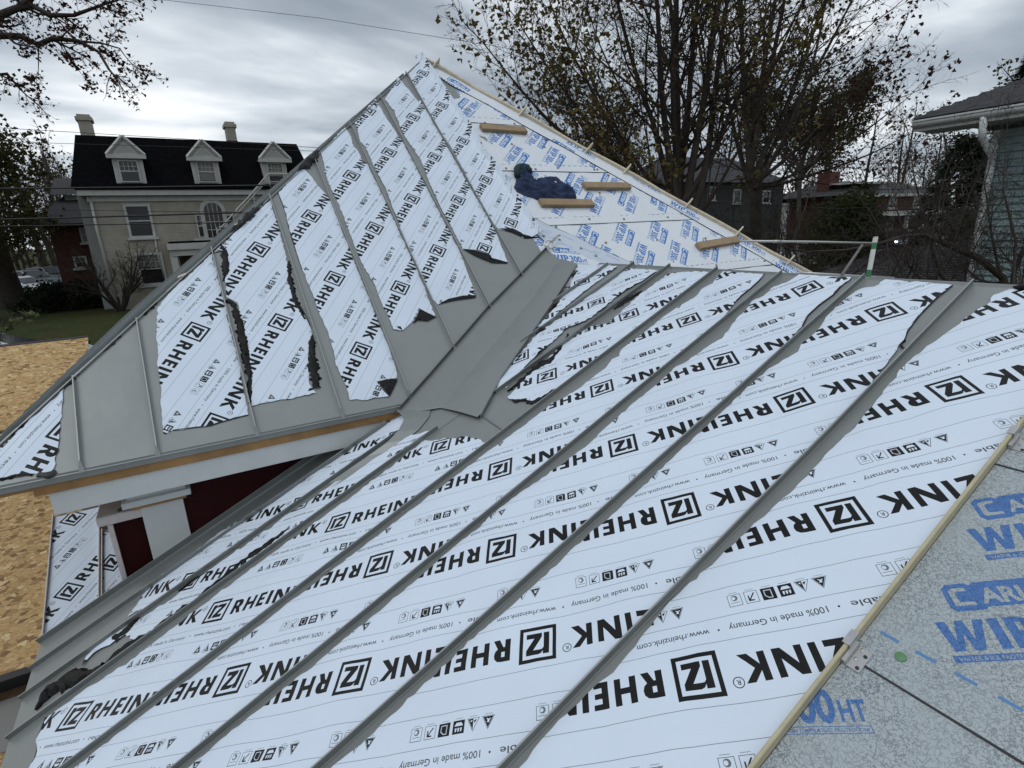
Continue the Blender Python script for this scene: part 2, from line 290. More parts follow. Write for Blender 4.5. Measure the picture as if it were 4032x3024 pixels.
# ---------------------------------------------------------------- mesh helpers
class MB:
    def __init__(s): s.v = []; s.f = []; s.uv = []
    def add(s, vs, fs, uvs=None):
        n = len(s.v); s.v += [tuple(map(float, p)) for p in vs]
        for i, f in enumerate(fs): s.f.append([n + k for k in f]); s.uv.append(uvs[i] if uvs else None)
    def quad(s, a, b, c, d): s.add([a, b, c, d], [(0, 1, 2, 3)])
    def hexa(s, P): # 8 points, bottom ring then top ring
        s.add(P, [(3, 2, 1, 0), (4, 5, 6, 7), (0, 1, 5, 4), (1, 2, 6, 5), (2, 3, 7, 6), (3, 0, 4, 7)])
    def box(s, x0, y0, z0, x1, y1, z1):
        s.hexa([(x0, y0, z0), (x1, y0, z0), (x1, y1, z0), (x0, y1, z0), (x0, y0, z1), (x1, y0, z1), (x1, y1, z1), (x0, y1, z1)])
    def fbox(s, fr, a0, b0, h0, a1, b1, h1):
        s.hexa([fr.P(a0, b0, h0), fr.P(a1, b0, h0), fr.P(a1, b1, h0), fr.P(a0, b1, h0), fr.P(a0, b0, h1), fr.P(a1, b0, h1), fr.P(a1, b1, h1), fr.P(a0, b1, h1)])
    def prism(s, top, dv):
        """closed slab: polygon top moved by vector dv"""
        n = len(top); dv = V3(*dv); top = [V3(*p) for p in top]; bot = [p + dv for p in top]
        s.add(top + bot, [tuple(range(n)), tuple(range(2 * n - 1, n - 1, -1))] + [(i, n + i, n + (i + 1) % n, (i + 1) % n) for i in range(n)])
    def tube(s, pts, rad, k=6, caps=True):
        pts = [V3(*p) for p in pts]; n = len(pts); rads = rad if hasattr(rad, '__len__') else [rad] * n
        t = pts[1] - pts[0]; u = np.cross(t, (0, 0, 1.0))
        if np.linalg.norm(u) < 1e-6: u = np.cross(t, (0, 1.0, 0))
        u /= np.linalg.norm(u); base = len(s.v)
        for i in range(n):
            t = pts[min(i + 1, n - 1)] - pts[max(i - 1, 0)]; t = t / (np.linalg.norm(t) + 1e-12)
            u = u - t * (u @ t); u /= (np.linalg.norm(u) + 1e-12); w_ = np.cross(t, u)
            for j in range(k):
                a = 2 * math.pi * j / k; s.v.append(tuple(pts[i] + rads[i] * (math.cos(a) * u + math.sin(a) * w_)))
        for i in range(n - 1):
            for j in range(k):
                s.f.append([base + i * k + j, base + i * k + (j + 1) % k, base + (i + 1) * k + (j + 1) % k, base + (i + 1) * k + j]); s.uv.append(None)
        if caps:
            s.f.append([base + j for j in range(k)][::-1]); s.uv.append(None); s.f.append([base + (n - 1) * k + j for j in range(k)]); s.uv.append(None)
    def build(s, name, material, parent=None, smooth=False, bevel=0):
        me = bpy.data.meshes.new(name); me.from_pydata(s.v, [], s.f)
        if any(u is not None for u in s.uv):
            ul = me.uv_layers.new(name='UVMap')
            flat = []
            for f, u in zip(s.f, s.uv):
                flat += (list(u) if u is not None else [(0, 0)] * len(f))
            ul.data.foreach_set('uv', np.array(flat, np.float32).ravel())
        if isinstance(material, (list, tuple)):
            for mm in material: me.materials.append(mm)
        else: me.materials.append(material)
        if smooth: me.polygons.foreach_set('use_smooth', [True] * len(me.polygons))
        me.update()
        o = bpy.data.objects.new(name, me); COL.objects.link(o)
        if parent is not None: o.parent = parent; o.matrix_parent_inverse = parent.matrix_world.inverted()
        if bevel:
            b = o.modifiers.new('b', 'BEVEL'); b.width = bevel; b.segments = 1; b.limit_method = 'ANGLE'
        return o
def tag(o, label=None, cat=None, group=None, kind=None):
    if label: o['label'] = label
    if cat: o['category'] = cat
    if group: o['group'] = group
    if kind: o['kind'] = kind
    return o
def thing(name, loc, label, cat, group=None, rz=0):
    o = bpy.data.objects.new(name, None); COL.objects.link(o); o.location = loc; o.rotation_euler = (0, 0, rz); o.empty_display_size = .1
    bpy.context.view_layer.update()
    return tag(o, label, cat, group)
def kids(o): return [c for c in bpy.data.objects if c.parent == o]
def copy_tree(o, parent=None, loc=None, rz=None):
    c = o.copy(); COL.objects.link(c)
    if parent is not None: c.parent = parent
    if loc is not None: c.location = loc
    if rz is not None: c.rotation_euler = (0, 0, rz)
    for ch in kids(o): copy_tree(ch, c)
    return c
def inside(poly, x, y):
    c = False; n = len(poly); j = n - 1
    for i in range(n):
        xi, yi = poly[i]; xj, yj = poly[j]
        if (yi > y) != (yj > y) and x < (xj - xi) * (y - yi) / (yj - yi) + xi: c = not c
        j = i
    return c
def edge_dist(P, poly):
    P = np.array(P); A = np.array(poly); B = np.roll(A, -1, 0); d = B - A; L2 = (d ** 2).sum(1) + 1e-12
    t = np.clip(((P[:, None, :] - A[None]) * d[None]).sum(2) / L2, 0, 1)
    q = A[None] + t[..., None] * d[None]; return np.sqrt(((P[:, None] - q) ** 2).sum(2)).min(1)
def sheet(name, fr, outline, uvf, material, parent, h=0.03, step=.3, jag=0.05, bump=.02, seg=.18, lift=None, seed=0, seglist=None, smooth=True):
    """a thin sheet lying on a roof plane: outline in (a, b), jagged cut edges, bubbled surface"""
    rg = random.Random(seed); pts = []
    n = len(outline)
    for i in range(n):
        p = np.array(outline[i]); q = np.array(outline[(i + 1) % n]); l = np.linalg.norm(q - p)
        k = max(1, int(l / seg)); nr = np.array([-(q - p)[1], (q - p)[0]]) / (l + 1e-9)
        for j in range(k):
            t = j / k; jj = jag * (rg.random() - .5) * 2 * (0 if j == 0 else 1)
            jj += jag * 1.2 * noise.noise(Vector((t * l * .9 + i * 3.3, seed, 0)))
            pts.append(tuple(p + (q - p) * t + nr * jj))
    arr = np.array(pts); lo, hi = arr.min(0), arr.max(0)
    V = [Vector(p) for p in pts]; nb = len(V)
    E = [(i, (i + 1) % nb) for i in range(nb)]
    ys = np.arange(lo[1] + step / 2, hi[1], step)
    cand = []
    for jy, y in enumerate(ys):
        for x in np.arange(lo[0] + step / 2 + (jy % 2) * step / 2, hi[0], step):
            cand.append((x + rg.uniform(-.2, .2) * step, y + rg.uniform(-.2, .2) * step))
    if cand:
        cand = np.array(cand); d = edge_dist(cand, pts)
        for c, dd in zip(cand, d):
            if dd > step * .45 and inside(pts, c[0], c[1]): V.append(Vector((float(c[0]), float(c[1]))))
    res = delaunay_2d_cdt(V, E, [], 1, 1e-5)
    vs, fs = res[0], res[2]
    P2d = [(v[0], v[1]) for v in vs]; dd = edge_dist(P2d, pts)
    vv = []
    for (a, b), d in zip(P2d, dd):
        k = min(1, d / .5)
        z = h + bump * (.5 + noise.noise(Vector((a * .55, b * .55, seed * 7.1)))) * (.35 + .65 * k) + bump * .5 * abs(noise.noise(Vector((a * 1.7, b * 1.7, seed * 3.1 + 5))))
        if lift: z += lift(a, b, d)
        vv.append(fr.P(a, b, z))
    mb = MB(); up = Vector(fr.n)
    fs2 = []
    for f in fs:
        p = [Vector(vv[i]) for i in f[:3]]
        nr = (p[1] - p[0]).cross(p[2] - p[0])
        fs2.append(list(f) if nr.dot(up) > 0 else list(f)[::-1])
    uvs = [[uvf(*P2d[i]) for i in f] for f in fs2]
    mb.add(vv, fs2, uvs)
    return mb.build(name, material, parent, smooth=smooth)
def film_uv(fr, a0, b0, flip=False, per=5.565, mirror=1):
    """pattern coordinates around a logo centred at (a0, b0). reading axis at PH from upslope towards +Y (front roof)"""
    c, s = math.cos(PH), math.sin(PH)
    def f(a, b):
        sb = (b - b0) * 5.565 / per; sa = (a - a0) * mirror
        u = c * sb + s * sa; v = -s * sb + c * sa
        if flip: u, v = -u, -v
        u += .5; v += .5
        q = LATF @ (u, v); return (float(q[0]), float(q[1]))
    return f
def mem_uv(a0, b0, rev=False, mirror=1, rot=0.0):
    c, s = math.cos(rot), math.sin(rot)
    def f(a, b):
        x, y = (a - a0) * mirror, b - b0
        x, y = c * x + s * y, -s * x + c * y
        if rev: x, y = -x, -y
        q = LATC @ (x, y); return (float(q[0]), float(q[1]))
    return f
def px1(pts, h=0): return [F1.px(x, y, h) for x, y in pts]
def px2(pts, h=0): return [F2.px(x, y, h) for x, y in pts]
#@@STRUCTURE
# ================================================================ FRONT (PORCH) ROOF
EAVE_B, TOP_B = -8.82, 25.85
S1 = [4.45, 8.1, 11.7, 15.25, 18.8, 22.6, 24.65, 26.4, 28.2]
porch = thing('porch_roof', F1.P(10, 0), 'low pitched grey zinc standing seam roof in the foreground, half covered by printed film', 'roof')
mb = MB()
def w3(*a): return tuple(W(*a))
zt = lambda x: math.tan(TH1) * x + C1
xe, xr = -8.0, 23.54
# deck slab with its far slope
A = [W(xe, -22, zt(xe) - .35), W(xr, -22, zt(xr) - .35), W(xr, 28.4, zt(xr) - .35), W(xe, 28.4, zt(xe) - .35)]
mb.prism([p - V3(0, 0, 0) for p in A], (0, 0, -.6 * T))
B_ = [W(xr, -22, zt(xr) - .25), W(xr + 22, -22, zt(xr) - 10.2), W(xr + 22, 30, zt(xr) - 10.2), W(xr, 30, zt(xr) - .25)]
mb.prism(B_, (0, 0, -.5 * T))
mb.build('roof_deck', M_BROWN, porch)
mb = MB(); mb.fbox(F1, -22, EAVE_B, -.9, 28.3, EAVE_B + .15, -.05); mb.build('eave_fascia', M_WHITEP, porch)
mb = MB(); mb.fbox(F1, -22, TOP_B - .02, -.3, 28.3, TOP_B + .28, .0); mb.build('ridge_board', M_ZINCD, porch)
def rib(fr, a, b0, b1, parent, side=-1, h=.28, name='standing_seam', edge=True, mt=None):
    mb = MB(); s = side; t = .022 * s
    def bx(a0, h0, a1, h1, c0=b0, c1=b1): mb.fbox(fr, min(a0, a1), c0, h0, max(a0, a1), c1, h1)
    n = max(1, int((b1 - b0) / 4))
    # slightly wandering upstand built in lengths
    rg = random.Random(int(a * 100)); pts = [(b0 + (b1 - b0) * i / n, a + (rg.random() - .5) * .035) for i in range(n + 1)]
    for (c0, a0), (c1, a1) in zip(pts, pts[1:]):
        P = lambda aa, bb, hh: fr.P(aa, bb, hh)
        mb.hexa([P(a0, c0, .02), P(a1, c1, .02), P(a1 - t, c1, .02), P(a0 - t, c0, .02), P(a0 + .03 * s, c0, h), P(a1 + .03 * s, c1, h), P(a1 + .03 * s - t, c1, h), P(a0 + .03 * s - t, c0, h)])
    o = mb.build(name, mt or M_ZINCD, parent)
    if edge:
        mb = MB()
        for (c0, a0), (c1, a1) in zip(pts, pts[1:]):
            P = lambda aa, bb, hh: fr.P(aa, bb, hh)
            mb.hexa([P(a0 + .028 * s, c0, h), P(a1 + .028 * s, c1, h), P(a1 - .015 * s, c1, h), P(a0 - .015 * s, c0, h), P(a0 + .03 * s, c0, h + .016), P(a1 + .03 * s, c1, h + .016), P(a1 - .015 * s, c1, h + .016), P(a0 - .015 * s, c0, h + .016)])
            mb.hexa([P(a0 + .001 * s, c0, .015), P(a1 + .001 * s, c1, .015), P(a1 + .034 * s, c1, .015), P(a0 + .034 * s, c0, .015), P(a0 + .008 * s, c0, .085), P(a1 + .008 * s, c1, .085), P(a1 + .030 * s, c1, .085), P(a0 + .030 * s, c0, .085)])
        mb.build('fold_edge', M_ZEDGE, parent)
    return o
tops1 = [TOP_B, TOP_B + .02, TOP_B + .05, TOP_B + .0, TOP_B + .08, TOP_B + .1, TOP_B + .12, 25.0, 6.0]
PANS = []
for i in range(8):
    a0, a1 = S1[i], S1[i + 1]
    top = TOP_B if a1 < 27 else 12
    mb = MB(); k = 14
    for j in range(k):
        b0 = EAVE_B + (top - EAVE_B) * j / k; b1 = EAVE_B + (top - EAVE_B) * (j + 1) / k
        cs = [(a0 + .02, b0), (a1 - .005, b0), (a1 - .005, b1), (a0 + .02, b1)]
        aa = np.linspace(a0 + .02, a1 - .005, 5)
        for q0, q1 in zip(aa, aa[1:]):
            hh = lambda a, b: .012 + .02 * max(0, noise.noise(Vector((a * .8, b * .3, i))))
            mb.quad(F1.P(q1, b0, hh(q1, b0)), F1.P(q0, b0, hh(q0, b0)), F1.P(q0, b1, hh(q0, b1)), F1.P(q1, b1, hh(q1, b1)))
    mb.quad(F1.P(a0, EAVE_B, .01), F1.P(a1, EAVE_B, .01), F1.P(a1, EAVE_B - .02, -.3), F1.P(a0, EAVE_B - .02, -.3))
    pan = mb.build('zinc_pan', M_ZINC, porch, smooth=True)
    PANS.append(pan)
    if i < 4: rib(F1, a1, EAVE_B + .05, tops1[i + 1], pan)
    elif i < 7: rib(F1, a1, EAVE_B + .05, {4: 10.2, 5: 8.6, 6: 8.8}[i], pan)
rib(F1, 22.05, 13.4, TOP_B + .15, PANS[4]); rib(F1, 24.95, 17.0, TOP_B + .2, PANS[5]); rib(F1, 27.0, 21.0, TOP_B - .1, PANS[6])
rib(F1, 28.2, EAVE_B + .05, 13, PANS[7], h=.34)
# film on each pan ---------------------------------------------------------
def offs(a, b0, b1, off, n=8): return [(a + off, b1 + (b0 - b1) * t / n) for t in range(n + 1)]
jag = .035
# pan 0 beside the rail
l0 = px1([(3979, 1142), (3913, 1168), (3900, 1192), (3793, 1265), (3754, 1298), (3648, 1371), (3560, 1450), (3449, 1590), (3379, 1676), (3296, 1756), (3164, 1895), (3064, 1988), (2620, 2398), (2539, 2497), (2417, 2653), (2329, 2720), (2180, 2870), (2051, 3025)])
l0 += [(7.85, 1), (7.88, EAVE_B + .6)]
pts = [(4.5, TOP_B - .05)] + l0 + [(4.5, EAVE_B + .5)]
sheet('protective_film', F1, pts, film_uv(F1, 6.30, 8.94), M_FILM, PANS[0], h=.04, jag=jag, bump=.10, seed=1, step=.42)
# pan 1
l1 = px1([(3486, 1105), (3442, 1134), (3403, 1139), (3370, 1155), (3290, 1213), (3247, 1268), (3218, 1307), (3164, 1351), (3142, 1391), (3084, 1423), (3045, 1448), (2976, 1505), (2397, 2048), (2379, 2063), (2306, 2124), (2252, 2175), (2227, 2200), (2115, 2301), (2071, 2341), (2039, 2374), (1974, 2432), (1934, 2461), (1890, 2497)]) + [(11.4, 3), (11.45, EAVE_B + .6)]
r1 = [(8.16, EAVE_B + .5), (8.14, 18.4)] + px1([(3558, 1348), (3575, 1305), (3621, 1245), (3687, 1179), (3750, 1128)])
sheet('protective_film', F1, l1 + r1, film_uv(F1, 9.81, 18.05), M_FILM, PANS[1], h=.04, jag=jag, bump=.10, seed=2, step=.42)
# pan 2
l2 = px1([(3148, 1087), (3099, 1116), (3045, 1134), (3008, 1170), (2961, 1192), (2936, 1231), (2900, 1262), (2845, 1337), (2787, 1370), (2744, 1403), (2693, 1435), (2664, 1446), (2635, 1478), (2588, 1518), (2534, 1565), (2480, 1609), (2436, 1648), (2407, 1670), (2375, 1699), (2346, 1732), (2310, 1764), (2263, 1797), (1987, 1995), (1933, 2035), (1879, 2097), (1806, 2147), (1752, 2191), (1644, 2288), (1517, 2393)]) + [(15.03, -1), (15.05, EAVE_B + .6)]
r2 = [(11.76, EAVE_B + .5), (11.74, 19.9)] + px1([(3160, 1289), (3168, 1271), (3182, 1246), (3225, 1206), (3280, 1166), (3316, 1127), (3352, 1100)])
sheet('protective_film', F1, l2 + r2, film_uv(F1, 13.45, 8.09), M_FILM, PANS[2], h=.04, jag=jag, bump=.10, seed=3, step=.42)
# pan 3
l3 = px1([(2847, 1072), (2822, 1094), (2808, 1119), (2764, 1141), (2742, 1170), (2706, 1192), (2652, 1224), (2609, 1253), (2583, 1275), (2554, 1300), (2450, 1377), (2443, 1388), (2440, 1406), (2411, 1418), (2384, 1456), (2348, 1479), (2312, 1506), (2285, 1531), (2217, 1573), (2197, 1583), (2170, 1594), (2138, 1623)]) + [(18.55, 8), (18.6, 3), (18.62, -2), (18.6, EAVE_B + 1)]
r3 = [(15.3, EAVE_B + .5), (15.29, 20.7)] + px1([(2900, 1188), (2922, 1166), (2954, 1141), (2990, 1108), (3010, 1083)])
sheet('protective_film', F1, l3 + r3, film_uv(F1, 17.0, 10.31), M_FILM, PANS[3], h=.04, jag=jag, bump=.05, seed=4, step=.42)
# pan 4: one piece below (print the other way up) and one above the bare patch
p4 = px1([(1673, 1737), (1775, 1731), (1844, 1723), (1914, 1746)]) + [(18.87, 11.2), (18.87, 4), (18.87, -2), (18.87, EAVE_B + .9)] + px1([(130, 3010), (143, 2987), (154, 2945), (156, 2897), (166, 2878), (184, 2829), (282, 2765), (346, 2712), (406, 2678), (470, 2633), (500, 2622)]) + [(22.3, -2.0), (22.35, 2), (22.25, 5), (22.3, 7.5)]
sheet('protective_film', F1, p4, film_uv(F1, 21.17, -0.99, flip=True, per=5.3), M_FILM, PANS[4], h=.04, jag=.07, bump=.09, seed=5, step=.38)
p4b = px1([(2700, 1078), (2640, 1078), (2500, 1185), (2400, 1275), (2310, 1300), (2232, 1345), (2180, 1400), (2110, 1465), (2060, 1510), (2002, 1569), (2027, 1579), (2070, 1577), (2097, 1586), (2133, 1571)]) + [(18.87, 16), (18.87, 20), (18.87, 25.7)]
def crease(a, b, d): return .1 * max(0, noise.noise(Vector((a * 2.2, b * 1.1, 4))))
sheet('protective_film', F1, p4b, film_uv(F1, 20.46, 15.46), M_FILM, PANS[4], h=.05, jag=.08, bump=.12, seed=6, step=.3, lift=crease)
# pan 5
p5 = px1([(1700, 1700), (1650, 1730), (1560, 1790)]) + [(22.72, 8), (22.72, 5), (22.75, 0), (22.8, -4)] + px1([(500, 2500), (400, 2560), (350, 2600), (325, 2640), (345, 2590), (380, 2540)]) + [(24.35, -3), (24.45, 0), (24.4, 4), (24.4, 8.5)]
sheet('protective_film', F1, p5, film_uv(F1, 24.66, -1.97, flip=True, per=5.3), M_FILM, PANS[5], h=.045, jag=.08, bump=.1, seed=7, step=.34)
p5b = px1([(2460, 1062), (2330, 1160), (2200, 1258), (2110, 1330), (2050, 1395), (2010, 1440), (1975, 1475), (1912, 1545), (1950, 1548), (2000, 1530), (2075, 1440), (2150, 1375), (2230, 1300), (2330, 1255), (2460, 1150), (2600, 1070)])
sheet('protective_film', F1, p5b, film_uv(F1, 23.69, 16.07), M_FILM, PANS[5], h=.05, jag=.08, bump=.12, seed=8, step=.3, lift=crease)
# pan 6 and the sliver by the valley
p6 = px1([(1640, 1680), (1560, 1700), (1500, 1760), (1400, 1810)]) + [(24.8, 5), (24.8, 0), (24.85, -3)] + px1([(505, 2430), (590, 2312), (640, 2265), (725, 2213), (877, 2096), (1029, 1999), (1200, 1890), (1330, 1800), (1500, 1680), (1590, 1640)])
sheet('protective_film', F1, p6, film_uv(F1, 24.66, -1.97 , flip=True, per=5.3), M_FILM, PANS[6], h=.045, jag=.05, bump=.1, seed=9, step=.34)
p6b = px1([(2380, 1045), (2270, 1055), (2255, 1110), (2200, 1200), (2120, 1290), (2140, 1290), (2230, 1210), (2330, 1130), (2430, 1055)])
sheet('protective_film', F1, p6b, film_uv(F1, 27.2, 18.0), M_FILM, PANS[6], h=.05, jag=.06, bump=.1, seed=10, step=.3)
# torn black adhesive streaks and curled flaps
def streak(name, fr, path, wid, parent, h=.08, seed=0, material=None, hmax=.22):
    """crumpled, curled strip of film showing its black underside"""
    rg = random.Random(seed); P = [np.array(p) for p in path]; pts = []
    for p, q in zip(P, P[1:]):
        k = max(1, int(np.linalg.norm(q - p) / .12))
        pts += [p + (q - p) * t / k for t in range(k)]
    pts.append(P[-1]); n = len(pts); mb = MB(); K = 7; rows = []
    for i, p in enumerate(pts):
        t = pts[min(i + 1, n - 1)] - pts[max(i - 1, 0)]; t = t / (np.linalg.norm(t) + 1e-9); nr = np.array([-t[1], t[0]])
        f = i / max(1, n - 1); ww = (np.interp(f, np.linspace(0, 1, len(wid)), wid) if hasattr(wid, '__len__') else wid) * (.6 + .8 * rg.random())
        row = []
        for j in range(K):
            s = j / (K - 1) - .5
            z = h + hmax * .5 * (.35 + .4 * math.cos(s * math.pi * 1.2) + .9 * noise.noise(Vector((i * .33, j * .35, seed))) + .35 * abs(noise.noise(Vector((i * 1.1, j * .4, seed + 3))))) * min(1, ww * 3)
            q = p + nr * (s * ww + (.02 if 0 < j < K - 1 else .15) * (rg.random() - .5))
            if j in (0, K - 1): z = h * .4
            row.append(fr.P(q[0] + .01 * (rg.random() - .5), q[1], z))
        rows.append(row)
    vs = [p for r in rows for p in r]; fs = []
    for i in range(n - 1):
        for j in range(K - 1): fs.append((i * K + j, i * K + j + 1, (i + 1) * K + j + 1, (i + 1) * K + j))
    mb.add(vs, fs); return mb.build(name, material or M_BLACK, parent, smooth=True)
Zl = lambda pts: [(x * .678, 2000 + y * .678) for x, y in pts]
streak('curled_flap', F1, px1(Zl([(215, 1180), (300, 1065), (420, 1000), (560, 965), (620, 930)])), [.1, .75, .9, .5, .3], PANS[5], seed=1, hmax=.4)
streak('curled_flap', F1, px1(Zl([(600, 940), (660, 880), (760, 800), (900, 730), (1000, 640), (1130, 560), (1240, 465), (1320, 400), (1400, 335), (1560, 215), (1680, 130)])), [.3, .35, .4, .3, .42, .35, .3, .15], PANS[5], seed=2, hmax=.2)
streak('curled_flap', F1, px1(Zl([(640, 770), (720, 740), (800, 660), (830, 610)])), [.1, .5, .4, .1], PANS[6], seed=3, hmax=.16)
streak('curled_flap', F1, px1(Zl([(1040, 490), (1180, 380), (1300, 270), (1440, 180)])), [.05, .14, .16, .05], PANS[6], seed=4, hmax=.12)
streak('curled_flap', F1, px1([(2010, 1572), (2030, 1581), (2072, 1579), (2097, 1588), (2135, 1570)]), [.12, .2, .2, .24, .2], PANS[4], seed=5, hmax=.1)
streak('curled_flap', F1, px1([(2000, 1545), (2060, 1500), (2130, 1440), (2165, 1430), (2200, 1390), (2240, 1320)]), [.1, .25, .5, .3, .15, .1], PANS[4], seed=6, hmax=.2)
streak('curled_flap', F1, px1([(2420, 1220), (2480, 1180), (2530, 1150)]), [.1, .3, .1], PANS[4], seed=7, hmax=.2)
streak('curled_flap', F1, px1([(2085, 1330), (2110, 1312), (2160, 1300)]), [.3, .5, .1], PANS[6], seed=8, hmax=.25)
streak('curled_flap', F1, px1([(2255, 1100), (2262, 1085), (2275, 1070)]), [.1, .3, .1], PANS[6], seed=18, hmax=.2)
streak('curled_flap', F1, px1([(1985, 1425), (1960, 1445), (1925, 1480), (1898, 1548), (1950, 1553)]), [.25, .12, .15, .15, .1], PANS[5], seed=9, hmax=.12)
streak('curled_flap', F1, px1([(3990, 1138), (4010, 1143), (4045, 1134)]), [.1, .3, .3], PANS[0], seed=10, hmax=.25)
streak('curled_flap', F1, px1([(3555, 1375), (3548, 1365), (3560, 1330)]), [.1, .12, .05], PANS[1], seed=11, hmax=.06)
streak('curled_flap', F1, px1([(2740, 1090), (2700, 1130), (2660, 1155)]), [.1, .2, .05], PANS[3], seed=12, hmax=.1)
streak('curled_flap', F1, px1([(1590, 1750), (1640, 1735), (1670, 1742)]), [.1, .2, .1], PANS[5], seed=13, hmax=.12, material=M_FILM)
# dark cut edges of the film where it bows off the metal
def cutline(fr, path, parent, h=.05, wd=.035):
    mb = MB(); mb.tube([fr.P(a, b, h) for a, b in path], wd * T * .8, 5); return mb.build('film_edge', M_DARKEDGE, parent)
cutline(F1, r1[2:], PANS[1]); cutline(F1, r2[2:], PANS[2]); cutline(F1, r3[2:], PANS[3])
cutline(F1, px1([(130, 3010), (143, 2987), (154, 2945), (156, 2897), (166, 2878), (184, 2829)]), PANS[4])
# rail at the edge of the zinc, membrane beyond it, clips
mb = MB(); mb.fbox(F1, 4.45, EAVE_B, .0, 4.53, TOP_B - .1, .24); mb.build('edge_upstand', M_TAN, PANS[0], bevel=.002)
def uvA(f): return f
lapb = [-8.9, -1.55, 4.87, 11.29, 17.71, 24.0, 25.8]
for i in range(len(lapb) - 1):
    b0, b1 = lapb[i], lapb[i + 1] + (.4 if i < 5 else 0)
    rev = False
    b_off = {3: 12.46, 2: 8.19, 4: 18.9}.get(i, b0 + 1.2)
    a_off = {3: 3.18, 2: 5.75}.get(i, 3.4)
    o = sheet('membrane_sheet', F1, [(-4, b0), (4.44, b0), (4.44, b1), (-4, b1)], (lambda a_off, b_off: (lambda a, b: tuple(float(z) for z in (LATC2 @ (np.array([-(a - a_off), (b - b_off)]) + [.35, .2])))))(a_off, b_off), M_MEMG, porch, h=.012, step=.5, jag=0, bump=.006, seed=20 + i, lift=(lambda b0: (lambda a, b, d: .012 * max(0, 1 - (b - b0) / 3)))(b0))
    mb = MB(); mb.fbox(F1, -4, b0 - .035, .002, 4.44, b0 + .01, .03); mb.build('lap_edge', M_DARKEDGE, o)
mb = MB()
M_BLUE = mat('blue_ink', (.09, .22, .45), .5)
for j in range(9):
    a = 4.23 - .64 * j + .0
    mb.fbox(F1, a - .34, 12.09, .028, a, 12.155, .031)
mb.build('dash_marks', M_BLUE, porch)
def clip(px, py, parent, fr=F1, ln=.54):
    a, b = fr.px(px, py); mb = MB()
    b0, b1 = b - ln / 2, b + ln / 2
    c = mb
    mb.fbox(fr, 4.10, b0, .03, 4.36, b1, .045); mb.fbox(fr, 4.36, b0, .03, 4.44, b1, .16)
    o = mb.build('fixing_clip', M_STEEL, parent, bevel=.001)
    mb = MB(); mb.fbox(fr, 4.415, b0 + .3, .10, 4.435, b1 + .12, .27); mb.fbox(fr, 4.415, b0 + .3, .252, 4.57, b1 + .12, .268)
    mb.build('clip_saddle', M_STEEL, o)
    for k, (da, db) in enumerate(((4.17, -.2), (4.28, -.04), (4.17, .1), (4.28, .2))):
        mb = MB(); P = fr.P(da, b + db, .045); n = fr.n
        mb.tube([P, P + n * .0016, P + n * .0022], [.0045, .0045, .002], 10); mb.build('nail_head', M_NAIL if k % 2 else M_DARKEDGE, o)
clip(3345, 2575, porch); clip(3985, 1745, porch, ln=.5)
def disc(fr, a, b, mt, parent, h=.03, r=.0105):
    mb = MB(); P = fr.P(a, b, h); n = fr.n
    mb.tube([P, P + n * .0018, P + n * .0035], [r, r * .95, r * .25], 12); return mb.build('cap_nail', mt, parent)
a, b = F1.px(3547, 2590); disc(F1, a, b, M_GREENCAP, porch, .035, .013)
# ================================================================ TOWER ROOF
y2z = lambda y: math.tan(TH2) * y + C2
AX, AY = 23.0, 52.75
LX, RX, EY = -8.8, 55.4, 26.7
EZ = y2z(EY); AZt = y2z(AY); c2 = math.cos(TH2)
B2 = lambda y: y / c2                       # slope length from height of y
EB, AB = B2(EY), B2(AY)
def hipL(b): return LX + (b - EB) / (AB - EB) * (AX - LX)      # X of the left hip at slope length b
def hipR(b): return RX + (b - EB) / (AB - EB) * (AX - RX)
def hipLb(a): return EB + (a - LX) / (AX - LX) * (AB - EB)
tower = thing('tower_roof', W(AX, EY, EZ), 'steep pyramid roof, left half grey zinc pans under printed film, right half bare white and blue membrane', 'roof')
BY = 2 * AY - EY
TW4 = R_(2.7); d4 = V3(math.sin(TW4), math.cos(TW4), 0)
mb = MB(); dz = -.12
cs = [W(LX, EY, EZ + dz), W(RX, EY, EZ + dz), W(RX, BY, EZ + dz), W(LX + math.tan(TW4) * (BY - EY), BY, EZ + dz)]; ap = W(AX, AY, AZt + dz)
low = [c + V3(0, 0, -.35 * T) for c in cs]
mb.add([*cs, ap, *low], [(0, 1, 4), (1, 2, 4), (2, 3, 4), (3, 0, 4), (0, 5, 6, 1), (1, 6, 7, 2), (2, 7, 8, 3), (3, 8, 5, 0), (5, 8, 7, 6)])
mb.build('roof_deck', M_BROWN, tower)
S2 = [LX, -4.7, -2.05, 1.9, 5.85, 9.5, 13.2, 16.8, 20.4, 24.6]
P2PAN = []
for i in range(9):
    a0, a1 = S2[i], S2[i + 1]; mb = MB(); k = 10
    bt = lambda a: (hipLb(a) if a < AX else EB + (RX - a) / (RX - AX) * (AB - EB)) - .05
    # bottom edge: eave, or a little under the valley gutter
    bb = EB - .12
    aa = np.linspace(a0, a1, 4)
    if a0 < AX < a1: aa = np.array([a0, 21.8, AX, a1])
    for q0, q1 in zip(aa, aa[1:]):
        for j in range(k):
            def pt(q, t):
                b = bb + (bt(q) - bb) * t; return F2.P(q, b, .02 + .02 * max(0, noise.noise(Vector((q * .8, b * .3, 9 + i)))))
            mb.quad(pt(q0, j / k), pt(q1, j / k), pt(q1, (j + 1) / k), pt(q0, (j + 1) / k))
    pan = mb.build('zinc_pan', M_ZINC, tower, smooth=True); P2PAN.append(pan)
vb = lambda a: (.4534 * a + 20.08) / .9199 / c2          # valley, slope length on tower roof for X=a
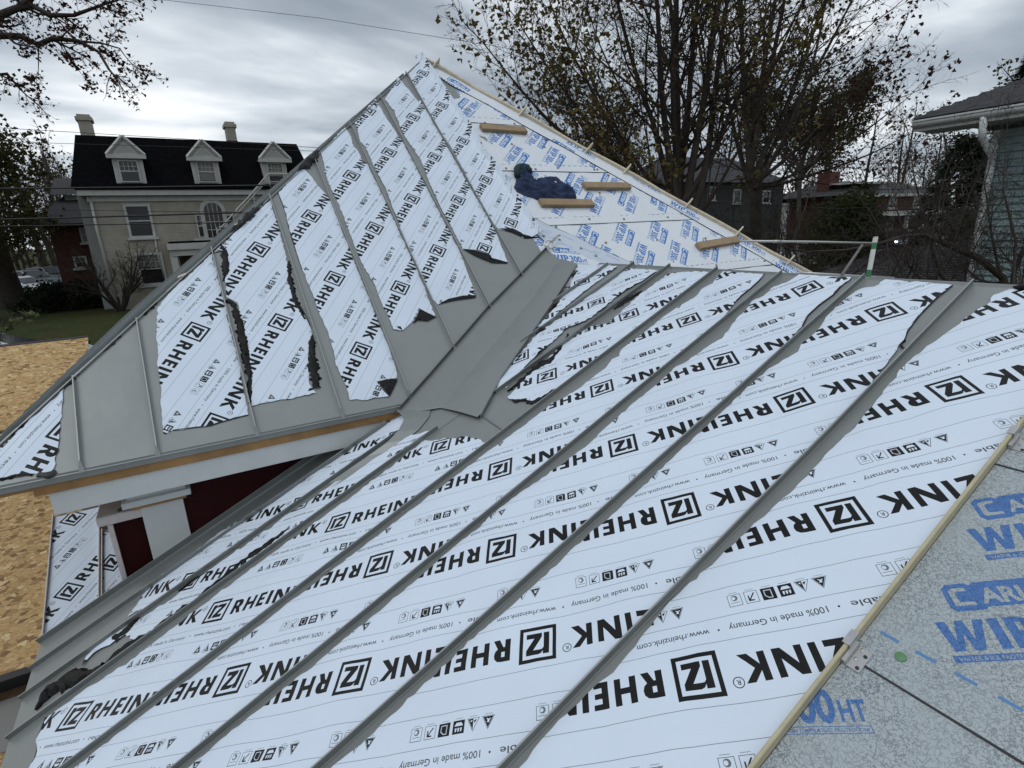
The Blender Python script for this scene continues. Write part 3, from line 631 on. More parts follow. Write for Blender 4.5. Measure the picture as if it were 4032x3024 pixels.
for i, a in enumerate(S2[1:9]):
    b0 = max(EB + .3, vb(a) + (.9 if a > 9 else 0)) if a > 8 else EB + .3
    b1 = hipLb(a) + (.25 if a > 1 else .05)
    rib(F2, a, b0, b1, P2PAN[i], side=(-1 if a > -1 else 1), h=.24)
    mb = MB(); P = F2.P; mb.add([P(a - .03, b0, .26), P(a + .03, b0, .26), P(a + .12, b0 - .45, .03), P(a - .12, b0 - .45, .03), P(a - .03, b0, .02), P(a + .03, b0, .02)], [(0, 1, 2, 3), (0, 3, 4), (1, 5, 2)])
    mb.build('seam_end_fold', M_ZINC, P2PAN[i])
fv = dict(mirror=-1)
K4 = dict(jag=.035, bump=.06, step=.45)
aH, bH = F2.px(150, 1830)
sheet('protective_film', F2, px2([(254, 1531), (251, 1581), (240, 1674), (234, 1743), (214, 1847), (190, 1873), (127, 1867), (69, 1873), (12, 1890), (-60, 1900)]) + [(LX + .1, EB + .3), (LX + .3, hipLb(LX + .3) - .05), (-5.05, hipLb(-5.05) - .1)], film_uv(F2, aH + .97, bH + 1.27, per=5.565, **fv), M_FILM, P2PAN[0], h=.05, seed=31, **K4)
f_a = px2([(856, 1033), (875, 1121), (890, 1185), (917, 1322), (938, 1428), (958, 1525), (968, 1578), (978, 1635), (946, 1643), (877, 1662), (828, 1678), (771, 1684), (681, 1696), (649, 1712), (643, 1709), (639, 1648), (635, 1566), (630, 1485), (624, 1452), (618, 1322), (622, 1215)])
f_a = [(min(a, 1.86), b) for a, b in f_a]
f_a += [(hl, hipLb(hl) - .1) for hl in (f_a[-1][0], -.3, 1.0, 1.86)][1:]
sheet('protective_film', F2, f_a, film_uv(F2, .31, 42.66, per=5.5, **fv), M_FILM, P2PAN[2], h=.05, seed=32, **K4)
f_b = px2([(893, 985), (900, 1026), (897, 1064), (886, 1102), (892, 1172), (935, 1194), (944, 1242), (957, 1270), (966, 1322), (980, 1403), (993, 1464), (995, 1546), (987, 1600), (1039, 1589), (1088, 1580), (1129, 1574), (1170, 1566), (1243, 1550), (1218, 1517), (1212, 1452), (1214, 1375), (1229, 1322), (1227, 1298), (1194, 1237), (1161, 1200), (1140, 1130), (1132, 1060), (1128, 1015), (1090, 850)])
f_b = [(max(1.95, min(a, 5.8)), b) for a, b in f_b] + [(5.8, hipLb(5.8) - .1), (2.0, hipLb(2.0) - .15)]
sheet('protective_film', F2, f_b, film_uv(F2, 4.3, 42.67, per=5.51, **fv), M_FILM, P2PAN[3], h=.05, seed=33, **K4)
f_c = px2([(1096, 763), (1113, 807), (1125, 841), (1133, 880), (1156, 962), (1190, 1063), (1222, 1140), (1247, 1212), (1271, 1261), (1288, 1302), (1304, 1351), (1320, 1428), (1345, 1485), (1365, 1526), (1376, 1577), (1404, 1576), (1430, 1579), (1490, 1568), (1533, 1565), (1500, 1530), (1490, 1510), (1563, 1488)]) + [(9.45, 39), (9.45, 44), (9.45, 48)] + px2([(1303, 797), (1282, 768), (1246, 728), (1222, 695), (1193, 664)])
sheet('protective_film', F2, f_c, film_uv(F2, 7.93, 50.9, per=5.42, **fv), M_FILM, P2PAN[4], h=.05, seed=34, **K4)
f_d = px2([(1262, 604), (1275, 648), (1279, 685), (1302, 741), (1338, 814), (1365, 894), (1392, 960), (1425, 1040), (1455, 1090), (1478, 1130), (1495, 1180), (1530, 1250), (1545, 1290), (1549, 1300), (1586, 1304), (1629, 1267), (1654, 1220), (1714, 1253)]) + [(13.15, 44.5), (13.15, 48), (13.15, 51), (13.15, 54.5)] + px2([(1442, 645), (1425, 635), (1411, 602), (1391, 579), (1378, 536), (1358, 504)])
sheet('protective_film', F2, f_d, film_uv(F2, 11.6, 54.86, per=5.29, **fv), M_FILM, P2PAN[5], h=.05, seed=35, **K4)
f_e = px2([(1395, 486), (1405, 509), (1418, 559), (1438, 582), (1454, 615), (1474, 665), (1505, 720), (1540, 800), (1575, 895), (1611, 989), (1662, 1090), (1690, 1163), (1723, 1203), (1792, 1179), (1875, 1170)]) + [(16.75, 47), (16.75, 50), (16.75, 53), (16.75, 56), (16.75, 59)] + px2([(1560, 526), (1517, 461), (1477, 391)])
sheet('protective_film', F2, f_e, film_uv(F2, 15.2, 52.42, per=5.22, **fv), M_FILM, P2PAN[6], h=.05, seed=36, **K4)
f_f = px2([(1515, 392), (1533, 418), (1550, 439), (1589, 533), (1625, 584), (1655, 630), (1690, 720), (1734, 820), (1773, 888), (1821, 985), (1871, 1003), (1929, 1032), (1998, 1034)]) + [(20.35, 48.8), (20.35, 53), (20.35, 57), (20.35, 61), (20.35, 65)] + px2([(1647, 403), (1568, 308)])
sheet('protective_film', F2, f_f, film_uv(F2, 18.75, 57.27, per=5.05, **fv), M_FILM, P2PAN[7], h=.05, seed=37, **K4)
f_g = px2([(1606, 290), (1662, 396), (1734, 526), (1775, 580), (1845, 710), (1936, 873), (1962, 906), (2023, 917), (2059, 938), (2100, 935)])
f_g += px2([(2095, 909), (2055, 852), (2000, 765), (1930, 656), (1880, 598), (1843, 519), (1788, 439), (1730, 353), (1700, 300), (1672, 262), (1658, 240)])
def curl(a, b, d):
    t = max(0, (a - 22.6)) / 1.6
    return .55 * t * t
sheet('protective_film', F2, f_g, film_uv(F2, 22.1, 54.56, per=4.9, **fv), M_FILM, P2PAN[8], h=.05, seed=38, lift=curl, **K4)
# last pan's turned up edge covered by film that stands off the roof
mb = MB(); fu = film_uv(F2, 22.1, 54.56, per=4.9, **fv); rowp = px2([(2125, 932), (2112, 905), (2072, 850), (2016, 765), (1944, 656), (1893, 598), (1857, 519), (1800, 439), (1742, 353), (1708, 297), (1680, 258), (1662, 228)])
rowp = [tuple(p) for p in rowp]
for (p, q) in zip(rowp, rowp[1:]):
    P0 = F2.P(p[0] - .75, p[1], .06); P1 = F2.P(q[0] - .75, q[1], .06); Pm0 = F2.P(p[0] - .35, p[1], .3); Pm1 = F2.P(q[0] - .35, q[1], .3); Q0 = F2.P(p[0] - .12, p[1], .62); Q1 = F2.P(q[0] - .12, q[1], .62)
    mb.add([P0, Pm0, Pm1, P1], [(0, 1, 2, 3)], [[fu(p[0] - .75, p[1]), fu(p[0] - .3, p[1]), fu(q[0] - .3, q[1]), fu(q[0] - .75, q[1])]])
    mb.add([Pm0, Q0, Q1, Pm1], [(0, 1, 2, 3)], [[fu(p[0] - .3, p[1]), fu(p[0] + .2, p[1]), fu(q[0] + .2, q[1]), fu(q[0] - .3, q[1])]])
mb.build('film_upturn', M_FILM, P2PAN[8], smooth=True)
Zn = lambda ox, oy, s, pts: [(ox + x * s, oy + y * s) for x, y in pts]
Zb = lambda pts: Zn(400, 900, .3164, pts); Zc = lambda pts: Zn(600, 1200, .40687, pts); Zd = lambda pts: Zn(1300, 150, .7233, pts)
streak('curled_flap', F2, px2(Zb([(1480, 200), (1530, 300), (1540, 420), (1550, 540), (1515, 660)])), [.15, .35, .42, .3, .08], P2PAN[3], seed=41, hmax=.15)
streak('curled_flap', F2, px2(Zb([(1560, 900), (1640, 940), (1690, 1100), (1730, 1250), (1770, 1450), (1800, 1600)]) + Zc([(880, 300), (900, 480), (930, 640), (945, 800), (945, 960)])), [.2, .35, .35, .35, .3, .35, .2, .12], P2PAN[3], seed=42, hmax=.15)
streak('curled_flap', F2, px2([(1137, 1030), (1140, 1100), (1165, 1190), (1200, 1260)]), [.12, .3, .25, .1], P2PAN[3], seed=43, hmax=.1)
streak('curled_flap', F2, px2(Zc([(1548, 300), (1540, 420), (1550, 560), (1570, 700), (1590, 810)])), [.1, .42, .55, .5, .4], P2PAN[3], seed=44, hmax=.16)
def flap(fr, pts, parent, hs, mt=None):
    q = [fr.px(x, y) for x, y in pts]; mb = MB(); c = np.mean(q, 0)
    n = len(q); ring = []
    for i in range(n):
        for t in (0, .33, .66):
            a = np.array(q[i]) * (1 - t) + np.array(q[(i + 1) % n]) * t; hh = hs[i] * (1 - t) + hs[(i + 1) % n] * t
            a = a + .04 * np.array([noise.noise(Vector((i, t * 3, 1))), noise.noise(Vector((i, t * 3, 4)))]); ring.append((a, hh))
    vs = [fr.P(a[0], a[1], hh) for a, hh in ring] + [fr.P(c[0], c[1], max(hs) * .9)]; m_ = len(ring)
    vs += [fr.P(c[0] * .5 + a[0] * .5, c[1] * .5 + a[1] * .5, (hh + max(hs)) * .5 + .04 * noise.noise(Vector((a[0] * 3, a[1] * 3, 0)))) for a, hh in ring]
    fs = []
    for i in range(m_):
        j = (i + 1) % m_; fs += [(i, j, m_ + 1 + j, m_ + 1 + i), (m_ + 1 + i, m_ + 1 + j, m_)]
    mb.add(vs, fs); return mb.build('curled_flap', mt or M_BLACK, parent, smooth=True)
Ze = lambda pts: Zn(1300, 1500, .3165, pts)
flap(F2, Ze([(575, 22), (700, -5), (840, -5), (790, 100), (738, 208), (690, 150), (640, 80)]), P2PAN[4], [.1, .15, .12, .1, .07, .12, .12])
flap(F2, Zd([(345, 1572), (395, 1598), (382, 1575)]), P2PAN[5], [.07, .07, .1])
flap(F2, Zd([(488, 1480), (525, 1500), (578, 1522), (530, 1545), (470, 1540), (450, 1560), (475, 1510)]), P2PAN[5], [.1, .12, .07, .12, .1, .07, .12])
flap(F2, Zd([(585, 1455), (640, 1425), (720, 1408), (795, 1402), (790, 1418), (700, 1428), (640, 1440)]), P2PAN[6], [.07, .1, .12, .07, .08, .1, .1])
flap(F2, Zd([(718, 1150), (790, 1160), (870, 1190), (880, 1215), (968, 1225), (960, 1232), (880, 1228), (790, 1190)]), P2PAN[7], [.07, .12, .16, .14, .07, .05, .1, .12])
flap(F2, Zd([(912, 1040), (990, 1042), (1040, 1068), (1055, 1088), (1140, 1090), (1060, 1095), (990, 1062)]), P2PAN[8], [.07, .14, .14, .14, .07, .05, .1])
flap(F2, Zc([(1400, 0), (1440, 30), (1520, 180), (1540, 250), (1475, 100)]), P2PAN[3], [.1, .14, .08, .06, .1])
streak('curled_flap', F2, px2([(150, 1872), (190, 1876), (225, 1862)]), [.25, .4, .2], P2PAN[0], seed=45, hmax=.12, material=M_FILM)
streak('curled_flap', F2, px2([(-20, 1893), (60, 1876), (130, 1870)]), [.1, .12, .08], P2PAN[0], seed=46, hmax=.05)
cutline(F2, px2([(1096, 763), (1113, 807), (1125, 841), (1133, 880), (1156, 962), (1190, 1063)]), P2PAN[4]); cutline(F2, px2([(681, 1696), (771, 1684), (828, 1678), (877, 1662), (946, 1643), (978, 1635)]), P2PAN[2])
# left hip: turned-up metal with torn film
mb = MB()
for i in range(26):
    b0 = EB + (AB - EB) * i / 26; b1 = EB + (AB - EB) * (i + 1) / 26
    P = F2.P; x0, x1 = hipL(b0), hipL(b1)
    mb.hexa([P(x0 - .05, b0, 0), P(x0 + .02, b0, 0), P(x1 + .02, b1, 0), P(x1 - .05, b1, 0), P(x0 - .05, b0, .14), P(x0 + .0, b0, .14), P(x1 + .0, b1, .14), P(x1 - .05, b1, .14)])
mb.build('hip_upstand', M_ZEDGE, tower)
for i in range(8):
    b0 = EB + .2 + i * 1.9; mb = MB()
    p = [(hipL(b0 + t) - .02, b0 + t) for t in (0, .4, .8)]
    streak('torn_film', F2, p, [.05, .2, .05], tower, seed=60 + i, hmax=.16, material=M_BLACK if i % 3 == 1 else M_FILM)
for p, q_ in (((700, 1104), (733, 1090)), ((922, 898), (948, 889))):
    a, b = F2.px(*p); a2, b2 = F2.px(*q_); mb = MB(); P = F2.P; mb.hexa([P(a, b, .1), P(a2, b2, .1), P(a2 + .05, b2 + .15, .1), P(a + .05, b + .15, .1), P(a, b, .17), P(a2, b2, .17), P(a2 + .05, b2 + .15, .17), P(a + .05, b + .15, .17)]); mb.build('wood_shim', M_WOODL, tower)
streak('torn_film', F2, [(hipL(b) - .1, b) for b in (55.2, 56, 56.8, 57.4)], [.1, .5, .6, .1], tower, seed=201, hmax=.7, material=M_FILM, h=.1)
streak('torn_film', F2, [(hipL(b) - .1, b) for b in (49.6, 50.4, 51.4, 52.2)], [.1, .4, .4, .1], tower, seed=202, hmax=.5, material=M_FILM, h=.1)
# left slope of the tower roof with its own seams
apx = V3(AX - LX, AY - EY, AZt - EZ); A4 = float(apx @ d4); b4 = apx - d4 * A4
F4 = Frame(W(LX, EY, EZ), d4, b4)
L4 = np.linalg.norm(b4)
def hip4(a): return a / A4 * L4
left = []
for i in range(14):
    a0, a1 = i * 3.6, (i + 1) * 3.6; mb = MB()
    f = lambda a: (hip4(a) if a < A4 else hip4(2 * A4 - a))
    aa = [a0, (a0 + a1) / 2, a1]
    if a0 < A4 < a1: aa = [a0, A4, a1]
    for q0, q1 in zip(aa, aa[1:]):
        if f(q0) <= 0 and f(q1) <= 0: continue
        mb.add([F4.P(q0, -.1, .02), F4.P(q1, -.1, .02), F4.P(q1, max(0, f(q1)), .02), F4.P(q0, max(0, f(q0)), .02)], [(0, 3, 2, 1)])
    if not mb.v: continue
    pan = mb.build('zinc_pan', M_ZINC, tower); left.append(pan)
    if f(a1) > .5: rib(F4, a1, .1, f(a1) - .05, pan, side=-1, h=.24)
    if i < 7 and f(a1) > 2:
        pts = [(a0 + .25, .6), (a1 - .25, .6), (a1 - .25, f(a1 - .25) - .5), (a0 + .3, max(.8, f(a0 + .3) - .3))]
        sheet('protective_film', F4, pts, film_uv(F4, (a0 + a1) / 2, 4.0), M_FILM, pan, h=.04, step=.8, jag=.04, bump=.04, seed=70 + i, seg=.5)
mb = MB(); P = F4.P
mb.fbox(F4, -.4, -.35, -.5, 52, -.1, .0); mb.build('side_eave_board', M_WOODL, tower)
# membrane courses on the right half -------------------------------------
laps = [B2(EY), 42.9, 49.2, 55.75, 62.2, 68.6]
def anchor(px_, rev):
    a, b = F2.px(*px_); x, y = -.742, 1.308
    return (a + x, b + y, True) if rev else (a - x, b - y, False)
_s = lambda x, y: (2100 + x * .3165, 600 + y * .3165)
_r = lambda x, y: (1650 + x * .3165, 250 + y * .3165)
offs_uv = {0: (30.0, 41.5, True), 1: anchor(_s(1268, 1000), True), 2: anchor(_s(1040, 640), False), 3: anchor(_r(1168, 920), True), 4: anchor(_r(438, 545), False), 5: (23.8, 69, False)}
MEM = []
for i, b0 in enumerate(laps):
    b1 = min((laps[i + 1] if i + 1 < len(laps) else AB) + .3, AB - .3)
    if b1 - b0 < .6: continue
    a_l = 23.2
    pts = [(a_l, b0), (hipR(b0) - .05, b0), (hipR(b1) - .05, b1), (max(a_l, hipL(b1) + .3), b1)]
    au, bu, rv = offs_uv[i]
    def mk(au, bu, rv):
        def f(a, b):
            x, y = (a - au), (b - bu)
            if rv: x, y = -x, -y
            q = LATC @ (x + .35, y + .2); return (float(q[0]), float(q[1]))
        return f
    o = sheet('membrane_sheet', F2, pts, mk(au, bu, rv), M_MEMW, tower, h=.015, step=.42, jag=.012, bump=.05, seed=80 + i, seg=.5, lift=(lambda b0: (lambda a, b, d: .025 * max(0, 1 - (b - b0) / 2.5)))(b0))
    MEM.append(o)
    if i:
        mb = MB(); n = 24; rg = random.Random(i)
        for k in range(n):
            x0 = a_l + (hipR(b0) - .1 - a_l) * k / n; x1 = a_l + (hipR(b0) - .1 - a_l) * (k + 1) / n; d = .02 * (rg.random() - .3)
            mb.fbox(F2, x0, b0 - .05 - d, .0, x1, b0 + .0, .075)
        mb.build('lap_edge', M_DARKEDGE, o)
        mb = MB(); x = a_l
        while x < hipR(b0 + .85) - .6:
            mb.fbox(F2, x, b0 + .80, .068, x + .34, b0 + .86, .073); x += .62
        mb.build('dash_marks', mat('pale_blue_ink', (.30, .38, .50), .5) if i == 1 else bpy.data.materials['pale_blue_ink'], o)
def strip_uv(p, q, origin, sc=1.0):
    """membrane print whose reading direction runs from pixel p to q"""
    d = np.array(F2.px(*q)) - np.array(F2.px(*p)); ang = math.atan2(d[1], d[0]) - math.pi / 4
    o = F2.px(*origin); c, s = math.cos(ang), math.sin(ang)
    def f(a, b):
        x, y = a - o[0], b - o[1]; x, y = (c * x + s * y) * sc, (-s * x + c * y) * sc
        z = LATC @ (x + .35, y + .2); return (float(z[0]), float(z[1]))
    return f
hs = [(hipR(b) - .1, b) for b in np.linspace(EB + 3, AB - 1.0, 12)]
hs_in = [(a - 2.1 + .12 * math.sin(b), b) for a, b in hs][::-1]
hs_in = [(max(a, hipL(b) + .6), b) for a, b in hs_in]
hipstrip = sheet('hip_membrane', F2, hs + hs_in, strip_uv((2585, 800), (2660, 845), (2560, 812)), M_MEMW, tower, h=.085, step=.45, jag=.02, bump=.05, seed=90, seg=.5)
mb = MB(); mb.tube([F2.P(a, b, .09) for a, b in hs_in], .0035, 5); mb.build('lap_edge', M_DARKEDGE, hipstrip)
vs_ = px2([(2085, 855), (2144, 885), (2277, 942), (2385, 996), (2480, 1037), (2570, 1082), (2520, 1120), (2460, 1090), (2380, 1050), (2300, 1015), (2225, 985), (2150, 960), (2110, 925), (2080, 890)])
def liner_uv(a, b):
    d = .7071; x = (a * .78 - b * .62); y = (a * .62 + b * .78); return (x / 4.0, y / 1.6)
vstrip = sheet('valley_liner', F2, vs_, liner_uv, M_LINER, tower, h=.11, step=.35, jag=.02, bump=.05, seed=91, seg=.5)
mb = MB(); mb.tube([F2.P(a, b, .115) for a, b in vs_[:6]], .0028, 5); mb.build('lap_edge', M_DARKEDGE, vstrip)
vt = px2([(2140, 960), (2200, 968), (2300, 1015), (2390, 1052), (2430, 1075), (2330, 1085), (2280, 1060), (2215, 1040), (2170, 1010), (2150, 985)])
sheet('valley_membrane', F2, vt, strip_uv((2205, 993), (2285, 1000), (2170, 1030)), M_MEMW, tower, h=.13, step=.35, jag=.03, bump=.04, seed=92, seg=.4)
ls_ = px2([(2080, 545), (2180, 575), (2330, 690), (2400, 740), (2330, 690), (2200, 620), (2130, 590)])
Zr = lambda pts: Zn(1650, 250, .3165, pts); Zs = lambda pts: Zn(2100, 600, .3165, pts)
for p in Zr([(815, 748), (1182, 760), (765, 1000), (1150, 1013), (1583, 957), (1557, 1050), (1078, 1315), (1390, 1318), (1445, 1325), (1720, 1310), (2175, 1330)]) + Zs([(820, 513), (790, 222), (928, 293), (690, 840), (1122, 840), (1668, 815), (1835, 770), (897, 1133), (1535, 1097), (2135, 1075)]) + [(2818, 1047), (3008, 1030), (3042, 1030)]:
    a, b = F2.px(*p); disc(F2, a, b, M_REDCAP, tower, .1, .0125)
for p in Zs([(275, 945), (120, 1058), (315, 1103), (583, 1210), (770, 1305), (353, 1305), (1210, 1380)]):
    a, b = F2.px(*p); disc(F2, a, b, M_GREENCAP, tower, .15, .014)
# pale wavy batten along the right hip, with its little clips
rg = random.Random(5); bs = list(np.linspace(EB + 3.2, AB - .2, 22)); mb = MB(); prev = None
ring = []
for k, b in enumerate(bs):
    x = hipR(b); wv = .07 * math.sin(k * 1.3) + .05 * (rg.random() - .5)
    ring.append([F2.P(x - .32 + wv * .5, b, .02), F2.P(x + .06, b, .02), F2.P(x + .08, b, .36 + wv), F2.P(x - .26 + wv * .5, b, .34 + wv)])
for r0, r1_ in zip(ring, ring[1:]): mb.hexa([r0[0], r0[1], r1_[1], r1_[0], r0[3], r0[2], r1_[2], r1_[3]])
mb.build('hip_batten', M_WOODL, tower, bevel=.004)
for p in ((1712, 270), (2008, 455), (2245, 600), (2425, 685), (2682, 820), (2888, 930), (3090, 1042)):
    a, b = F2.px(*p); x = hipR(b); mb = MB()
    P = F2.P; mb.hexa([P(x - .75, b - .05, .11), P(x - .7, b - .2, .11), P(x + .05, b + .15, .38), P(x + .05, b + .3, .38), P(x - .75, b - .05, .15), P(x - .7, b - .2, .15), P(x + .0, b + .15, .95), P(x + .0, b + .3, .95)])
    mb.build('hip_clip', M_WOODL, tower)
# end of the batten
a, b = F2.px(3185, 1085); mb = MB(); mb.fbox(F2, a - .5, b - .6, .2, a + .9, b - .2, .5); mb.build('batten_end', M_BROWN, tower)
# eave edge: drip, brown wood, white fascia, soffit
ez = EZ
def bxW(name, x0, y0, z0, x1, y1, z1, mt, parent, bevel=0.0):
    mb = MB(); p0, p1 = W(x0, y0, z0), W(x1, y1, z1); mb.box(*p0, *p1); return mb.build(name, mt, parent, bevel=bevel)
mb = MB(); P = F2.P
mb.add([W(LX, EY - .05, ez + .05), W(9.6, EY - .05, ez + .05), W(9.6, EY - .12, ez - .3), W(LX, EY - .12, ez - .3), W(LX, EY + .3, ez - .3), W(9.6, EY + .3, ez - .3)], [(0, 3, 2, 1), (3, 4, 5, 2)])
mb.build('drip_edge', M_ZINCD, tower)
bxW('eave_wood', -6.35, EY - .02, ez - .72, 9.3, EY + .6, ez - .31, M_BROWN, tower)
bxW('fascia_board', -5.95, EY + .08, ez - 1.72, 9.2, EY + .45, ez - .73, M_WHITEP, tower, bevel=.003)
bxW('soffit', -5.9, EY + .46, ez - 1.72, 9.2, 28.45, ez - 1.5, M_WHITEP, tower)
# valley gutter: one wide creased sheet
vl = px2([(1572, 1603), (1700, 1460), (1920, 1206), (2040, 1085), (2154, 968)], .3)
VLp = [F2.P(a, b, .30) for a, b in vl]
vlb = [F2.P(a + .03, b - .02, .05) for a, b in vl]
crp = [(1745, 1596), (1840, 1480), (1990, 1300), (2100, 1170), (2205, 1020)]
VC = [F1.P(*F1.px(x, y, .12), .12) for x, y in crp]
vr = [(1891, 1631), (1975, 1475), (2085, 1318), (2186, 1173), (2271, 1038)]
VR = [F1.P(*F1.px(x, y, .22), .22) for x, y in vr]
mb = MB()
def dens(Pl, k=5):
    out = []
    for p, q in zip(Pl, Pl[1:]): out += [p + (q - p) * t / k for t in range(k)]
    return out + [Pl[-1]]
A_, C_, D_ = dens(vlb), dens(VC), dens(VR)
rows = []
for i in range(len(A_)):
    r = []
    for t in np.linspace(0, 1, 7): r.append(A_[i] + (C_[i] - A_[i]) * t + V3(0, 0, -.006 * math.sin(t * math.pi)))
    for t in np.linspace(.15, 1, 6): r.append(C_[i] + (D_[i] - C_[i]) * t + V3(0, 0, .005 * math.sin(t * math.pi)))
    rows.append(r)
K = len(rows[0])
mb.add([p for r in rows for p in r], [(i * K + j, i * K + j + 1, (i + 1) * K + j + 1, (i + 1) * K + j) for i in range(len(rows) - 1) for j in range(K - 1)])
# rolled lip at the lower end
lip = rows[0]; mb.add([p for p in lip] + [p + V3(-.02, 0, -.012) for p in lip], [(j + 1, j, K + j, K + j + 1) for j in range(K - 1)])
valley = mb.build('valley_gutter', M_ZINC, tower, smooth=False)
mb = MB()
for p, q, r0, r1_ in zip(dens(VLp), dens(VLp)[1:], dens(vlb), dens(vlb)[1:]):
    nn = V3(-.5, .8, 0) * .003; mb.hexa([r0, r1_, r1_ + nn, r0 + nn, p, q, q + nn, p + nn])
mb.build('gutter_upstand', M_ZINCD, valley)
mb = MB()
for p, q in zip(D_, D_[1:]):
    mb.hexa([p + V3(0, 0, -.03), q + V3(0, 0, -.03), q + V3(.004, -.004, -.03), p + V3(.004, -.004, -.03), p, q, q + V3(.004, -.004, 0), p + V3(.004, -.004, 0)])
mb.build('gutter_rim', M_ZINCD, valley)
# curved flashing dropping under the eave to the front roof
mb = MB(); q0 = [(1560, 1610), (1592, 1650), (1565, 1700), (1520, 1745), (1450, 1795), (1370, 1850), (1290, 1905)]; q1 = [(1700, 1600), (1690, 1640), (1650, 1690), (1600, 1730), (1540, 1775), (1470, 1820), (1380, 1880)]
Aq = [F1.P(*F1.px(x, y, .35), .35) for x, y in q0]; Bq = [F1.P(*F1.px(x, y, .06), .06) for x, y in q1]
for i in range(len(Aq) - 1): mb.quad(Aq[i], Bq[i], Bq[i + 1], Aq[i + 1])
mb.build('corner_flashing', M_ZINC, porch, smooth=True)
# folded lap across the bare patch
pl = [F1.P(*F1.px(x, y, .05), .05) for x, y in ((1889, 1631), (1930, 1660), (1977, 1692))]
mb = MB(); mb.tube(pl, .004, 5); mb.build('pan_lap', M_ZINCD, PANS[4])
#@@WALLS
# ================================================================ HOUSE WALL UNDER THE TOWER EAVE
house = thing('tower_wall', W(0, 28.45, -20), 'dark red clapboard wall with grey white corner board under the tower eave', 'wall')
gz = -CZ / T
for k in range(17):
    z0 = -18.5 + k * .5
    mb = MB(); x0 = -5.3 if z0 < -12.3 else -3.2
    p = [W(-3.2, 28.36, z0), W(9.3, 28.36, z0), W(9.3, 28.46, z0 + .51), W(-3.2, 28.46, z0 + .51), W(-3.2, 28.6, z0), W(9.3, 28.6, z0)]
    mb.add(p, [(0, 1, 2, 3), (0, 4, 5, 1)]); mb.build('clapboard', M_RED, house)
bxW('wall_core', -2.9, 28.6, gz, 54, 76, EZ - .5, M_RED, house)
mb = MB(); q = lambda x, z, y=28.25: W(x, y, z)
bxW('corner_board', -3.3, 28.2, -18.5, -1.62, 28.42, -11.55, M_WHITEP, house, bevel=.002)
bxW('capital_block', -3.7, 27.95, -11.2, -1.4, 28.42, EZ - 1.74, M_WHITEP, house, bevel=.003)
bxW('capital_lip', -3.9, 27.72, -11.42, -1.22, 28.42, -11.12, M_WHITEP, house, bevel=.003)
bxW('capital_underside', -3.6, 27.95, -11.62, -1.45, 28.42, -11.43, M_BROWN, house)
stub = thing('wing_wall', W(-4.3, 29, -18), 'short dark red wing wall with a torn pale membrane cap beside the corner board', 'wall')
bxW('wall_face', -4.55, 28.75, gz, -3.1, 33.5, -12.2, M_RED, stub)
bxW('edge_trim', -4.7, 28.6, -19, -4.5, 28.76, -12.2, M_CAP, stub)
mb = MB(); p0, p1 = W(-5.0, 28.3, -12.2), W(-2.9, 34.0, -11.75); mb.box(*p0, *p1); mb.build('cap', M_CAP, stub, bevel=.006)
cz_ = W(0, 0, -11.68)[2]; hp = lambda x, y: hit(x, y, (0, 0, 1), (0, 0, cz_))
rod = MB(); rod.tube([hp(467, 2010), hp(495, 1990), hp(528, 1970)], [.009, .010, .009], 8)
o = rod.build('iron_bar', mat('rusty_iron', (.06, .035, .03), .6), None, smooth=True); tag(o, 'short rusty iron bar lying on the pale cap of the wing wall', 'bar')
